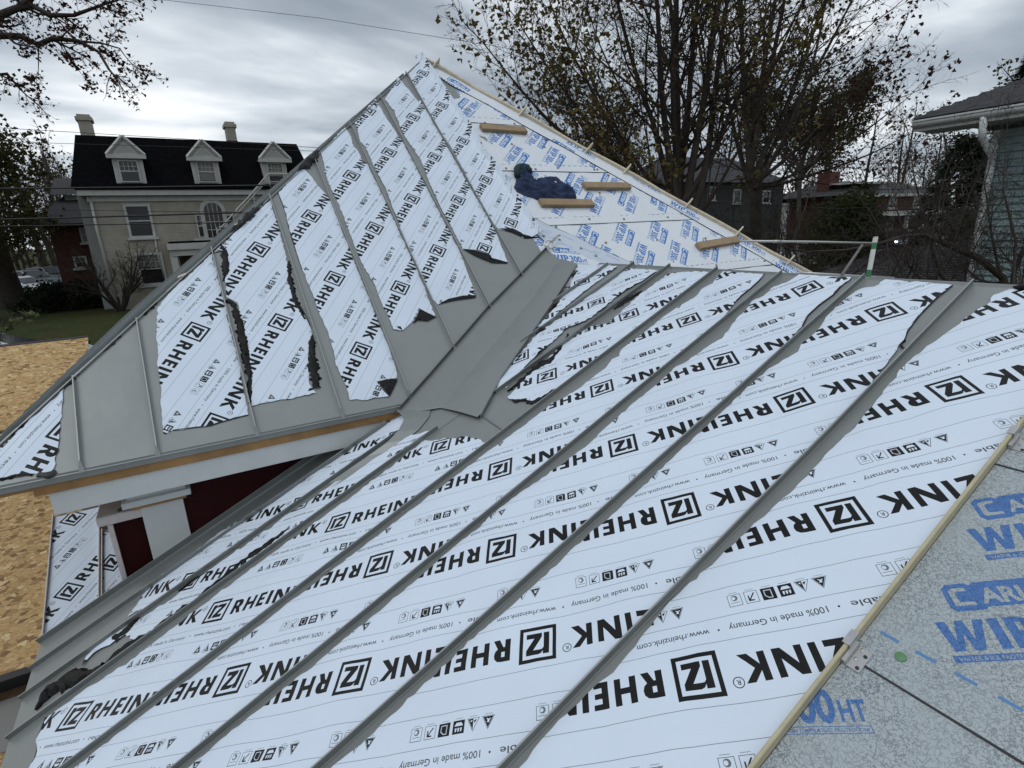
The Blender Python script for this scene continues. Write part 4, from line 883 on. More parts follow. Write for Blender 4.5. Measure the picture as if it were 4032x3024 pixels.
# ================================================================ OSB DECKS
def osb_mat():
    M = bpy.data.materials.new('osb_strands'); M.use_nodes = True; nt = M.node_tree; N = nt.nodes; L = nt.links; b = N['Principled BSDF']
    tc = N.new('ShaderNodeTexCoord'); prev = None
    for i, (rot, sx, sy) in enumerate(((8, 11, 24), (55, 10, 22), (-48, 11, 22), (97, 12, 26), (24, 13, 30))):
        mp = N.new('ShaderNodeMapping'); mp.inputs['Rotation'].default_value = (0, 0, R_(rot)); mp.inputs['Scale'].default_value = (sx * 1.15, sy * 1.55, 6); mp.inputs['Location'].default_value = (i * 1.7, i * .9, 0)
        nz = N.new('ShaderNodeTexNoise'); nz.inputs['Scale'].default_value = 5; nz.inputs['Detail'].default_value = 2; L.new(tc.outputs['UV'], nz.inputs[0])
        ad = N.new('ShaderNodeMix'); ad.data_type = 'VECTOR'; ad.inputs['Factor'].default_value = .035; L.new(tc.outputs['UV'], ad.inputs['A']); L.new(nz.outputs['Color'], ad.inputs['B'])
        L.new(ad.outputs['Result'], mp.inputs[0])
        vo = N.new('ShaderNodeTexVoronoi'); vo.voronoi_dimensions = '2D'; vo.inputs['Scale'].default_value = 1; L.new(mp.outputs[0], vo.inputs[0])
        r = N.new('ShaderNodeValToRGB'); sx_ = N.new('ShaderNodeSeparateColor'); L.new(vo.outputs['Color'], sx_.inputs[0]); L.new(sx_.outputs[0], r.inputs[0])
        cols = [(.19, .095, .03), (.42, .255, .095), (.52, .34, .14), (.45, .285, .11), (.66, .49, .25)]
        r.color_ramp.elements[0].color = (*cols[0], 1); r.color_ramp.elements[1].color = (*cols[4], 1)
        for k in (1, 2, 3): e = r.color_ramp.elements.new(k / 4); e.color = (*cols[k], 1)
        # darker strand borders
        vd = N.new('ShaderNodeTexVoronoi'); vd.voronoi_dimensions = '2D'; vd.feature = 'DISTANCE_TO_EDGE'; vd.inputs['Scale'].default_value = 1; L.new(mp.outputs[0], vd.inputs[0])
        mr = N.new('ShaderNodeMapRange'); mr.inputs['From Max'].default_value = .1; mr.inputs['To Min'].default_value = .55; L.new(vd.outputs[0], mr.inputs[0])
        mm = N.new('ShaderNodeMix'); mm.data_type = 'RGBA'; mm.blend_type = 'MULTIPLY'; mm.inputs['Factor'].default_value = 1; L.new(r.outputs[0], mm.inputs['A'])
        cc = N.new('ShaderNodeCombineColor'); [L.new(mr.outputs[0], cc.inputs[k]) for k in range(3)]; L.new(cc.outputs[0], mm.inputs['B'])
        cur = mm.outputs['Result']
        if prev is not None:
            th = N.new('ShaderNodeMath'); th.operation = 'GREATER_THAN'; th.inputs[1].default_value = .5; L.new(sx_.outputs[1], th.inputs[0])
            mix = N.new('ShaderNodeMix'); mix.data_type = 'RGBA'; L.new(th.outputs[0], mix.inputs['Factor']); L.new(prev, mix.inputs['A']); L.new(cur, mix.inputs['B']); prev = mix.outputs['Result']
        else: prev = cur
    L.new(prev, b.inputs['Base Color']); b.inputs['Roughness'].default_value = .65
    bw = N.new('ShaderNodeRGBToBW'); L.new(prev, bw.inputs[0]); bp = N.new('ShaderNodeBump'); bp.inputs['Strength'].default_value = .35; bp.inputs['Distance'].default_value = .004; L.new(bw.outputs[0], bp.inputs['Height']); L.new(bp.outputs[0], b.inputs['Normal'])
    return M
M_OSB = osb_mat()
MO = .40; CO = -19.66 - MO * 31.83
F6 = Frame(V3(0, 0, CZ + CO * T), V3(1, 0, 0), V3(0, 1, MO)); k6 = math.hypot(1, MO)
deck = thing('osb_roof_deck', F6.P(-20, 50), 'bare yellow OSB roof deck to the left of the tower, sheets laid in rows', 'roof deck')
def osb_panel(a0, b0, a1, b1, h, fr=F6):
    mb = MB(); P = fr.P; vs = [P(a0, b0, h), P(a1, b0, h), P(a1, b1, h), P(a0, b1, h), P(a0, b0, h - .12), P(a1, b0, h - .12), P(a1, b1, h - .12), P(a0, b1, h - .12)]
    uv = [(a0 * T * 1.9, b0 * T * .95), (a1 * T * 1.9, b0 * T * .95), (a1 * T * 1.9, b1 * T * .95), (a0 * T * 1.9, b1 * T * .95)]
    mb.add(vs, [(0, 1, 2, 3)], [uv]); mb.add(vs, [(4, 5, 1, 0), (7, 6, 5, 4)], None)
    mb.f.append([len(mb.v) - 8 + i for i in (3, 2, 6, 7)]); mb.uv.append(None)
    return mb.build('osb_panel', M_OSB, deck)
Lb = [31.4 * k6, 40.6 * k6, 49.7 * k6]; w8 = 20.0
for r, (b0, b1, h, sh) in enumerate(((31.4 * k6, 40.55 * k6, 0, -7.7), (40.6 * k6, 49.7 * k6, .0, -12.5), (49.72 * k6, 60.6 * k6, .16, -6.0))):
    a1 = -7.7
    for c in range(3):
        a0 = a1 - (w8 if not (c == 0) else {0: 20, 1: 12, 2: 16}[r]); osb_panel(a0 + .02, b0, a1, b1, h); a1 = a0
F7 = Frame(V3(0, 0, CZ + (CO - 1.25) * T), V3(1, 0, 0), V3(0, 1, MO))
for c in range(3): 
    a1 = -7.7 - c * 20; mb = MB(); osb_panel(a1 - 19.98, 10, a1, 31.2 * k6, 0, F7)
mb = MB(); mb.fbox(F6, -70, 31.4 * k6 - .12, -1.1, -8.2, 31.4 * k6 - .02, .05); mb.fbox(F6, -70, 31.4 * k6 - .35, .03, -8.2, 31.4 * k6 + .02, .09); mb.build('edge_flashing', M_DARKEDGE, deck)
mb = MB(); mb.fbox(F7, -70, 28.9 * k6, .01, -8.2, 31.3 * k6, .05); mb.build('grey_sheet', mat('grey_underlay', (.2, .2, .19), .6), deck)
mb = MB(); mb.fbox(F6, -70, 60.6 * k6, -.5, -7.7, 60.9 * k6, .2); mb.build('top_edge_strip', M_DARKEDGE, deck)
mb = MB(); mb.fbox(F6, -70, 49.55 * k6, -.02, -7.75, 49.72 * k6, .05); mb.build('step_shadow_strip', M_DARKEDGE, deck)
mb = MB(); mb.box(*(W(-70, 31.6, -28.6)), *(W(-7.8, 60, -21.6))); mb.build('understructure', M_BROWN, deck)
# narrow film-covered panels lying on the deck
nar = thing('loose_zinc_panel', F6.P(-8, 40 * k6), 'two narrow film covered zinc panels side by side on the OSB deck', 'metal panel')
P6 = lambda pts, h=0: [F6.px(x, y, h) for x, y in pts]
def col(x): return x
fl = P6([(200, 2040), (420, 1985), (455, 1975), (500, 2240), (510, 2330), (480, 2400), (195, 2520)], .2)
a_l, a_m, a_r = -9.1, -6.72, -5.3
bt, bb_ = F6.px(300, 2020)[1], 31.6 * k6
for (a0, a1, s) in ((a_l, a_m, 1), (a_m + .08, a_r, 2)):
    mb = MB(); mb.fbox(F6, a0, bb_, .05, a1, bt - (0 if s == 1 else 2.2), .1); pn = mb.build('zinc_pan', M_ZINC, nar)
    sheet('protective_film', F6, [(a0 + .06, bb_ + .1), (a1 - .06, bb_ + .1), (a1 - .06, bt - (.1 if s == 1 else 2.3)), (a0 + .06, bt - (.1 if s == 1 else 2.3))], film_uv(F6, (a0 + a1) / 2 - .2, bb_ + 2.4 + s * 1.2, flip=True, mirror=-1), M_FILM, pn, h=.13, step=.6, jag=.01, bump=.02, seed=100 + s)
    for aa in (a0, a1 - .05):
        mb = MB(); mb.fbox(F6, aa, bb_, .1, aa + .05, bt - (0 if s == 1 else 2.2), .34); mb.build('side_upstand', M_CAP, pn)
# ================================================================ THINGS ON THE ROOF
def block(pl, pr, label, ang=0.0):
    """a short 2x4 cleat nailed level on the tower roof"""
    (a0, b0), (a1, b1) = F2.px(*pl), F2.px(*pr); L_ = math.hypot(a1 - a0, b1 - b0); th = math.atan2(b1 - b0, a1 - a0); c, s = math.cos(th), math.sin(th)
    t = thing('roof_cleat', F2.P((a0 + a1) / 2, (b0 + b1) / 2, .1), label, 'wood block', 'wooden cleats nailed to the bare membrane')
    mb = MB(); wd, ht = .73, .31
    pt = lambda u, v, h: F2.P(a0 + c * u - s * v, b0 + s * u + c * v, h)
    mb.hexa([pt(0, 0, .09), pt(L_, 0, .09), pt(L_, wd, .09), pt(0, wd, .09), pt(0, 0, .09 + ht), pt(L_, 0, .09 + ht), pt(L_, wd, .09 + ht), pt(0, wd, .09 + ht)])
    mb.build('board', M_WOOD, t, bevel=.0015)
    for u in (L_ * .2, L_ * .55, L_ * .85):
        P = pt(u, wd * .5, .09 + ht); mb = MB(); mb.tube([P, P + F2.n * .001], .004, 6); mb.build('nail_head', M_DARKEDGE, t)
block((1897, 522), (2073, 534), 'short wooden cleat highest up the membrane, just below the top of the hip')
block((2302, 752), (2480, 753), 'short wooden cleat right of the jacket, with a lap crack across its middle')
block((2130, 821), (2336, 822), 'short wooden cleat directly under the navy jacket')
block((2752, 990), (2908, 962), 'short wooden cleat lowest on the membrane, tilted, next to a hip clip')
jk = Zn(2000, 600, .3152, [(110, 200), (130, 180), (180, 172), (240, 185), (270, 260), (310, 285), (330, 330), (420, 318), (500, 300), (600, 292), (650, 330), (690, 370), (740, 400), (800, 470), (855, 530), (855, 578), (780, 583), (700, 598), (640, 610), (580, 600), (480, 590), (370, 583), (300, 555), (200, 520), (110, 480), (78, 430), (100, 370), (115, 300)])
def jlift(a, b, d):
    k = min(1, d / .55); k = k * (2 - k)
    f = noise.noise(Vector((a * .5 + b * .3, b * .9 - a * .3, 2)))
    r = abs(noise.noise(Vector((a * .55 + b * .25, b * 1.35 + a * .5, 5)))) + .5 * abs(noise.noise(Vector((a * 1.2 + b * .4, b * 2.2 + a * .8, 9))))
    g2 = abs(noise.noise(Vector((a * .7 + b * .2, b * 2.6 + a * .9, 14))))
    return k * (.62 + .4 * f - .9 * min(.5, r) - .5 * (1 - min(1, g2 * 5)) ** 2 * .5) + .04
def dens_(P_):
    P_ = [np.array(p) for p in P_]; out = []
    for i in range(len(P_) - 1):
        p0 = P_[max(0, i - 1)]; p1, p2 = P_[i], P_[i + 1]; p3 = P_[min(len(P_) - 1, i + 2)]
        for k in range(5):
            t = k / 5; out.append(.5 * ((2 * p1) + (-p0 + p2) * t + (2 * p0 - 5 * p1 + 4 * p2 - p3) * t * t + (-p0 + 3 * p1 - 3 * p2 + p3) * t ** 3))
    return out + [P_[-1]]
jt = thing('jacket', F2.P(27, 53, .1), 'crumpled navy blue hooded jacket dropped on the membrane above a wooden cleat', 'jacket')
sheet('body', F2, px2(jk, .2), lambda a, b: (a, b), M_JACKET, jt, h=.1, step=.13, jag=.04, bump=.05, seg=.12, lift=jlift, seed=110)
mb = MB(); cp = [F2.P(*F2.px(x, y, .3), .35) for x, y in Zn(2000, 600, .3152, [(112, 300), (112, 210), (135, 185), (185, 175), (240, 190), (262, 250)])]
mb.tube(cp, [.03, .035, .03, .028, .03, .035], 8); mb.build('hood', mat('dark_green_lining', (.02, .04, .04), .9), jt, smooth=True)
mb = MB(); z0, z1 = F2.px(2107, 700, .4), F2.px(2110, 716, .4); mb.tube([F2.P(*z0, .62), F2.P(*z1, .6)], .004, 6); mb.build('zip_pull', M_CLAMP, jt)
# locking clamp holding the gutter end
ct = thing('locking_clamp', F2.P(*F2.px(2154, 965), .3), 'white C jaw locking clamp gripping the upper end of the valley gutter', 'clamp')
def tubepx(name, pts, h, r, mt, parent, k=7):
    hs_ = h if hasattr(h, '__len__') else [h] * len(pts)
    mb = MB(); mb.tube([F2.P(*F2.px(x, y, hh), hh) for (x, y), hh in zip(pts, hs_)], r, k); return mb.build(name, mt, parent, smooth=True)
Zk = lambda pts: Zn(2050, 880, .3152, pts)
tubepx('jaw', Zk([(392, 222), (340, 206), (305, 222), (292, 252), (312, 278), (345, 285)]), .6, .007, M_CLAMP, ct)
tubepx('jaw', Zk([(392, 232), (408, 262), (402, 292), (375, 310), (350, 300), (343, 275)]), .35, .007, M_CLAMP, ct)
tubepx('handle', Zk([(375, 222), (410, 190), (440, 165), (490, 142)]), [.5, .6, .65, .7], [.006, .008, .006, .005], M_STEEL, ct)
tubepx('release_lever', Zk([(385, 232), (425, 205), (470, 160), (495, 143)]), [.4, .42, .5, .65], [.005, .006, .004, .007], M_STEEL, ct)
tubepx('adjusting_screw', Zk([(345, 275), (372, 232)]), .55, .004, M_STEEL, ct)
# guard rail beyond the ridge
gr = thing('guard_rail', at(3400, 1090, 4.6), 'galvanised pipe guard rail with a green and white taped post beyond the ridge', 'railing')
def pipe(name, pts, r, mt, parent): mb = MB(); mb.tube(pts, r, 10); return mb.build(name, mt, parent, smooth=True)
g = lambda x, y, d=5.2: at(x, y, d)
pipe('top_pipe', [g(2915, 949), g(3200, 952), g(3440, 958)], .011, M_GALV, gr)
pipe('pipe_coupler', [g(3045, 950.5), g(3075, 951)], .0145, M_GALV, gr)
pipe('lower_pipe', [g(3150, 1074), g(3300, 1083), g(3520, 1096)], .013, M_GALV, gr)
pipe('brace', [g(3315, 1083, 5.0), g(3395, 965, 5.3)], .013, mat('dull_grey_pipe', (.16, .16, .15), .6), gr)
M_GRN = mat('green_tape', (.03, .17, .07), .5); M_TW = mat('white_printed_tape', (.6, .62, .6), .5, var=.3, vscale=160)
o = g
def post(y0, y1, mt, nm='post_tape'):
    X = lambda y: 3448 - (y - 935) * .19
    p0, p1 = at(X(y0), y0, 5.0), at(X(y1), y1, 5.0); mb = MB(); u = CR[0] * .016; v = CR[2] * .012
    mb.hexa([p0 - u - v, p0 + u - v, p0 + u + v, p0 - u + v, p1 - u - v, p1 + u - v, p1 + u + v, p1 - u + v]); return mb.build(nm, mt, gr)
post(932, 936, M_ZEDGE, 'post_cap'); post(936, 956, M_TW); post(956, 982, M_GRN); post(982, 1063, M_TW); post(1063, 1100, M_GRN)
#@@BG
# ================================================================ GROUND
def grass_mat():
    M = bpy.data.materials.new('lawn'); M.use_nodes = True; nt = M.node_tree; N = nt.nodes; L = nt.links; b = N['Principled BSDF']
    tc = N.new('ShaderNodeTexCoord'); n1 = N.new('ShaderNodeTexNoise'); n1.inputs['Scale'].default_value = .35; n1.inputs['Detail'].default_value = 8; n1.inputs['Roughness'].default_value = .7; L.new(tc.outputs['Object'], n1.inputs[0])
    r = N.new('ShaderNodeValToRGB'); L.new(n1.outputs[0], r.inputs[0])
    r.color_ramp.elements[0].position = .38; r.color_ramp.elements[0].color = (.022, .032, .010, 1); r.color_ramp.elements[1].position = .66; r.color_ramp.elements[1].color = (.050, .036, .016, 1)
    e = r.color_ramp.elements.new(.52); e.color = (.034, .045, .014, 1)
    v = N.new('ShaderNodeTexVoronoi'); v.inputs['Scale'].default_value = 3.2; L.new(tc.outputs['Object'], v.inputs[0])
    lt = N.new('ShaderNodeMath'); lt.operation = 'LESS_THAN'; lt.inputs[1].default_value = .22; L.new(v.outputs[0], lt.inputs[0])
    mx = N.new('ShaderNodeMix'); mx.data_type = 'RGBA'; L.new(lt.outputs[0], mx.inputs['Factor']); L.new(r.outputs[0], mx.inputs['A']); mx.inputs['B'].default_value = (.10, .055, .02, 1)
    L.new(mx.outputs['Result'], b.inputs['Base Color']); b.inputs['Roughness'].default_value = .95; b.inputs['Specular IOR Level'].default_value = .1
    n2 = N.new('ShaderNodeTexNoise'); n2.inputs['Scale'].default_value = 14; L.new(tc.outputs['Object'], n2.inputs[0]); bp = N.new('ShaderNodeBump'); bp.inputs['Strength'].default_value = .7; bp.inputs['Distance'].default_value = .06; L.new(n2.outputs[0], bp.inputs['Height']); L.new(bp.outputs[0], b.inputs['Normal'])
    return M
mb = MB(); k = 40; S_ = 700
for i in range(k):
    for j in range(k):
        x0 = -S_ + 2 * S_ * i / k; y0 = -S_ + 2 * S_ * j / k; d = 2 * S_ / k; mb.quad((x0, y0, 0), (x0 + d, y0, 0), (x0 + d, y0 + d, 0), (x0, y0 + d, 0))
tag(mb.build('ground', grass_mat()), kind='structure')
M_ASPH = mat('asphalt', (.055, .053, .05), .9, var=.2, vscale=1.5); M_GRAVEL = mat('pale_drive', (.16, .14, .12), .95, var=.25, vscale=2)
G0 = lambda x, y: hit(x, y, (0, 0, 1), (0, 0, 0))
def ground_strip(name, pts, z, mt):
    mb = MB(); mb.add([(p[0], p[1], z) for p in pts], [tuple(range(len(pts)))]); o = mb.build(name, mt); 
    if o.data.polygons[0].normal.z < 0: o.data.flip_normals()
    return tag(o, kind='structure')
p = G0(3300, 975); ground_strip('driveway', [(p[0] - 9, p[1] - 9), (p[0] + 30, p[1] - 7), (p[0] + 30, p[1] + 1.5), (p[0] - 9, p[1] + 2.5)], .006, M_GRAVEL)
p = G0(3520, 978); ground_strip('road', [(p[0] - 2, -60), (p[0] + 6, -60), (p[0] + 6, 160), (p[0] - 2, 160)], .012, M_ASPH)
p = G0(110, 1165); ground_strip('parking_court', [(p[0] - 14, p[1] - 5), (p[0] + 5, p[1] - 3), (p[0] + 9, p[1] + 16), (p[0] - 14, p[1] + 16)], .006, M_ASPH)
# ================================================================ HOUSES
M_IVORY = mat('painted_brick', (.34, .315, .255), .8, bump=(14, .4, .01), var=.14, vscale=1.2)
M_TRIM = mat('white_trim', (.40, .40, .38), .6, var=.1, vscale=3); M_SLATE = mat('black_mansard', (.005, .005, .006), 1.0, bump=(10, .6, .02), var=.4, vscale=6, spec=.02)
M_GLASS = mat('window_glass', (.012, .014, .017), .12, spec=.5); M_BLIND = mat('window_blind', (.16, .16, .145), .7); M_BRICK = mat('red_brick', (.09, .028, .02), .85, var=.25, vscale=6, bump=(20, .4, .01))
M_SHING = mat('grey_shingle', (.036, .036, .040), .9, var=.3, vscale=5, bump=(30, .5, .006)); M_SHING2 = mat('dark_shingle', (.045, .043, .045), .92, var=.35, vscale=4, bump=(24, .6, .008))
def brickify(M, k1=.86, sc=1.0):
    nt = M.node_tree; N = nt.nodes; L = nt.links; b = N['Principled BSDF']; tc = N.new('ShaderNodeTexCoord'); sp = N.new('ShaderNodeSeparateXYZ'); L.new(tc.outputs['Object'], sp.inputs[0])
    cb = N.new('ShaderNodeCombineXYZ'); L.new(sp.outputs[0], cb.inputs[0]); L.new(sp.outputs[2], cb.inputs[1]); br = N.new('ShaderNodeTexBrick'); L.new(cb.outputs[0], br.inputs[0])
    br.inputs['Scale'].default_value = 1; br.inputs['Brick Width'].default_value = .22 * sc; br.inputs['Row Height'].default_value = .075 * sc; br.inputs['Mortar Size'].default_value = .008
    br.inputs['Color1'].default_value = (1, 1, 1, 1); br.inputs['Color2'].default_value = (k1, k1, k1, 1); br.inputs['Mortar'].default_value = (.62, .62, .62, 1)
    src = b.inputs['Base Color'].links[0].from_socket; mx = N.new('ShaderNodeMix'); mx.data_type = 'RGBA'; mx.blend_type = 'MULTIPLY'; mx.inputs['Factor'].default_value = 1
    L.new(src, mx.inputs['A']); L.new(br.outputs[0], mx.inputs['B']); L.new(mx.outputs['Result'], b.inputs['Base Color'])
YH = 36.0
brickify(M_IVORY); brickify(M_BRICK, .6)
class Facade:
    """vertical wall plane; horizontal axis a, outward normal toward the camera"""
    def __init__(s, o, a):
        s.o = V3(*o); s.a = V3(*a) / np.linalg.norm(a); s.z = V3(0, 0, 1.0); n = np.cross(s.a, s.z); s.n = n if n @ (CAM - s.o) > 0 else -n
    def px(s, x, y, d=0):
        P = hit(x, y, s.n, s.o + s.n * d); return (float((P - s.o) @ s.a), float(P[2]))
    def P(s, u, z, d=0): return s.o + s.a * u + s.n * d + V3(0, 0, z)
    def rect(s, x0, y0, x1, y1, d=0):
        xm, ym = (x0 + x1) / 2, (y0 + y1) / 2
        us = sorted((s.px(x0, ym, d)[0], s.px(x1, ym, d)[0])); zs = sorted((s.px(xm, y0, d)[1], s.px(xm, y1, d)[1]))
        return us[0], zs[0], us[1], zs[1]
    def box(s, mb, u0, z0, u1, z1, d0, d1):
        P = s.P; mb.hexa([P(u0, z0, d1), P(u1, z0, d1), P(u1, z0, d0), P(u0, z0, d0), P(u0, z1, d1), P(u1, z1, d1), P(u1, z1, d0), P(u0, z1, d0)])
    def part(s, name, mt, parent, u0, z0, u1, z1, d0, d1, bevel=0):
        mb = MB(); s.box(mb, min(u0, u1), z0, max(u0, u1), z1, d0, d1); return mb.build(name, mt, parent, bevel=bevel)
    def window(s, parent, r, cols=2, rows=2, frame=.12, sill=True, blind=None, glass=None):
        u0, z0, u1, z1 = r; f = frame
        mb = MB(); s.box(mb, u0, z0, u0 + f, z1, -.0, .09); s.box(mb, u1 - f, z0, u1, z1, -.0, .09); s.box(mb, u0 + f, z1 - f, u1 - f, z1, -.0, .09); s.box(mb, u0 + f, z0, u1 - f, z0 + f * .7, -.0, .09)
        zm = (z0 + z1) / 2; s.box(mb, u0 + f, zm - .03, u1 - f, zm + .03, 0, .06)
        for c in range(1, cols):
            x = u0 + f + (u1 - u0 - 2 * f) * c / cols; s.box(mb, x - .012, zm + .03, x + .012, z1 - f, 0, .045)
        for c in range(1, rows):
            z = zm + (z1 - f - zm) * c / rows; s.box(mb, u0 + f, z - .012, u1 - f, z + .012, 0, .046)
        w_ = mb.build('window', M_TRIM, parent)
        for za, zb, nm in ((z0 + f * .7, zm - .03, 'pane'), (zm + .03, z1 - f, 'pane')):
            mt = glass or M_GLASS
            s.part(nm, mt, w_, u0 + f, za, u1 - f, zb, .002, .016)
        if blind: s.part('blind', M_BLIND, w_, u0 + f + .02, z0 + (z1 - z0) * blind[0], u1 - f - .02, z0 + (z1 - z0) * blind[1], .017, .024)
        if sill: s.part('sill', M_TRIM, w_, u0 - .1, z0 - .12, u1 + .1, z0, -.02, .16)
        return w_
Z84 = lambda x, y: (x * .844, y * .844)
FH = Facade((0, YH, 0), (1, 0, 0))
def zr(x0, y0, x1, y1, d=0, F_=None): a = Z84(x0, y0); b = Z84(x1, y1); return (F_ or FH).rect(a[0], a[1], b[0], b[1], d)
uL = FH.px(*Z84(428, 1000))[0]; uR = FH.px(1215, 640)[0]; zC = FH.px(330, 772)[1]; zC2 = FH.px(330, 750)[1]
zT = hit(304, 532, (0, 1, 0), (0, YH + 1.8, 0))[2]
wh = thing('white_house', (uL + 8, YH, 0), 'cream painted brick house with a black mansard roof, three dormers and an arched window', 'house')
FH.part('wall', M_IVORY, wh, uL, 0, uR, zC, -11, 0)
FH.part('frieze', M_TRIM, wh, uL - .05, zC - .28, uR + .05, zC - .02, .01, .10)
FH.part('cornice', M_TRIM, wh, uL - .35, zC, uR + .3, zC2, -11.3, .42); FH.part('gutter', M_SLATE, wh, uL - .4, zC2, uR + .35, zC2 + .14, -11.3, .5)
mb = MB(); q = lambda u, z, d: FH.P(u, z, d)
ul, ur = uL - .55, uR + .3; z2 = zC2 + .14
vs = [q(ul, z2, .3), q(ur, z2, .3), q(ur, z2, -11), q(ul, z2, -11), q(ul + .5, zT, -1.7), q(ur - .5, zT - .05, -1.7), q(ur - .5, zT, -9.2), q(ul + .5, zT, -9.2), q(ul + 3, zT + .9, -5.5), q(ur - 3, zT + .9, -5.5)]
mb.add(vs, [(0, 1, 5, 4), (1, 2, 6, 5), (2, 3, 7, 6), (3, 0, 4, 7), (4, 5, 6, 7)])
mb.build('mansard_roof', M_SLATE, wh)
for (ax, ay, bx0, by0, bx1, by1, wx0, wy0, wx1, wy1, bl) in ((568, 645, 497, 715, 678, 740, 533, 742, 675, 862, None), (935, 663, 873, 735, 1030, 745, 900, 748, 1026, 862, (.1, .9)), (1272, 672, 1208, 742, 1353, 752, 1230, 755, 1340, 860, (.3, .9))):
    dn = .15; r = zr(wx0, wy0, wx1, wy1, dn); u0, z0, u1, z1 = r
    dm = FH.part('dormer', M_TRIM, wh, u0, z0, u1, z1, -2.2, dn)
    F2_ = Facade((0, YH - dn, 0), (1, 0, 0)); ww = (u1 - u0)
    F2_.window(dm, (u0 + ww * .16, z0 + .12, u1 - ww * .16, z1 - .05), cols=4, rows=2, frame=.07, sill=False, blind=bl)
    g0 = FH.px(*Z84(bx0, by0), dn); g1 = FH.px(*Z84(bx1, by1), dn); ga = FH.px(*Z84(ax, ay), dn); zb = (g0[1] + g1[1]) / 2 + .02
    mb = MB(); P = FH.P; uc = (g0[0] + g1[0]) / 2
    vs = [P(g0[0], zb, dn + .12), P(g1[0], zb, dn + .12), P(uc, ga[1], dn + .12), P(g0[0], zb, -2.4), P(g1[0], zb, -2.4), P(uc, ga[1], -2.4)]
    mb.add(vs, [(0, 1, 2), (1, 4, 5, 2), (0, 2, 5, 3), (3, 4, 1, 0)]); mb.build('pediment', M_TRIM, dm)
    mb = MB(); k = .22; mb.add([P(g0[0] + .4, zb + .12, dn + .125), P(g1[0] - .4, zb + .12, dn + .125), P(uc, ga[1] - .3, dn + .125)], [(0, 1, 2)]); mb.build('pediment_panel', mat('weathered_trim', (.33, .33, .31), .8) if 'weathered_trim' not in bpy.data.materials else bpy.data.materials['weathered_trim'], dm)
    for s0 in (g0, g1):
        mb = MB(); e0 = P(s0[0], zb + .02, dn + .2); e1 = P(uc, ga[1] + .08, dn + .2); mb.tube([e0, e1], .09, 4); mb.build('raking_moulding', M_TRIM, dm)
    FH.part('base_moulding', M_TRIM, dm, g0[0] - .05, zb - .16, g1[0] + .05, zb + .03, dn, dn + .26)
FH.window(wh, zr(588, 952, 714, 1108), cols=1, rows=1, blind=None); FH.window(wh, zr(642, 1178, 770, 1328), cols=4, rows=2, blind=(.55, .95))
# arched window
r = zr(962, 985, 1045, 1108); u0, z0, u1, z1 = r; uc, rad = (u0 + u1) / 2, (u1 - u0) / 2
mb = MB(); n = 14; P = FH.P
arc = lambda rr: [(uc + rr * math.cos(math.pi * i / n), z1 + rr * math.sin(math.pi * i / n)) for i in range(n + 1)]
o_, i_ = arc(rad + .2), arc(rad)
for (a, b), (c, d) in zip(zip(o_, i_), zip(o_[1:], i_[1:])):
    mb.hexa([P(*a, 0), P(*c, 0), P(*d, 0), P(*b, 0), P(*a, .08), P(*c, .08), P(*d, .08), P(*b, .08)])
FH.box(mb, u0 - .2, z0, u0, z1, -.02, .08); FH.box(mb, u1, z0, u1 + .2, z1, -.02, .08)
for t in (.25, .5, .75): FH.box(mb, u0 + (u1 - u0) * t - .015, z0, u0 + (u1 - u0) * t + .015, z1 + rad * math.sin(math.acos(1 - 2 * t)) - .02, -.01, .03)
for t in (.3, .6, .9): FH.box(mb, u0, z0 + (z1 - z0) * t - .015, u1, z0 + (z1 - z0) * t + .015, -.01, .031)
aw = mb.build('arched_window', M_TRIM, wh)
mb = MB(); mb.add([P(a, z, .012) for a, z in i_] + [P(u0, z0, .012), P(u1, z0, .012)][::1], [tuple(range(n + 3))]); mb.build('pane', M_GLASS, aw)
for (x0, x1) in ((918, 962), (1046, 1098)): FH.window(wh, zr(x0, 1000, x1, 1108), cols=2, rows=2, frame=.07, sill=False)
FH.part('window_ledge', M_TRIM, wh, zr(905, 1108, 1110, 1120)[0], zr(905, 1108, 1110, 1120)[1], zr(905, 1108, 1110, 1120)[2], zr(905, 1108, 1110, 1120)[3], 0, .2)
FH.part('keystone', M_TRIM, wh, uc - .12, z1 + rad + .12, uc + .12, z1 + rad + .5, 0, .14)
r = zr(778, 1130, 1100, 1158); FH.part('porch_roof_slab', M_TRIM, wh, r[0], r[1], r[2], r[3], 0, 1.6); FH.part('porch_roof_top', M_SLATE, wh, r[0] + .1, r[3], r[2], r[3] + .1, 0, 1.5)
r2 = zr(800, 1158, 1100, 1185); FH.part('porch_beam', M_TRIM, wh, r2[0], r2[1], r2[2], r[1], 1.0, 1.45)
r2 = zr(803, 1180, 835, 1300); FH.part('porch_column', M_TRIM, wh, r2[0], 0, r2[2], r[1], 1.05, 1.4); FH.part('doorway', mat('dim_doorway', (.03, .025, .02), .9), wh, r2[2] + .1, .2, r2[2] + 3, r[1] - .2, .01, .03)
mb = MB(); mb.tube([FH.P(*FH.px(*Z84(420, 915)), .1), FH.P(*FH.px(*Z84(455, 1080)), .1), FH.P(*FH.px(*Z84(556, 1445)), .1)], .07, 6); mb.build('downspout', M_TRIM, wh, smooth=True)
mb = MB(); mb.tube([FH.P(*FH.px(*Z84(716, 1080)), .06), FH.P(*FH.px(*Z84(735, 1180)), .06), FH.P(*FH.px(*Z84(770, 1300)), .06)], .05, 6); mb.build('downspout', M_TRIM, wh, smooth=True)
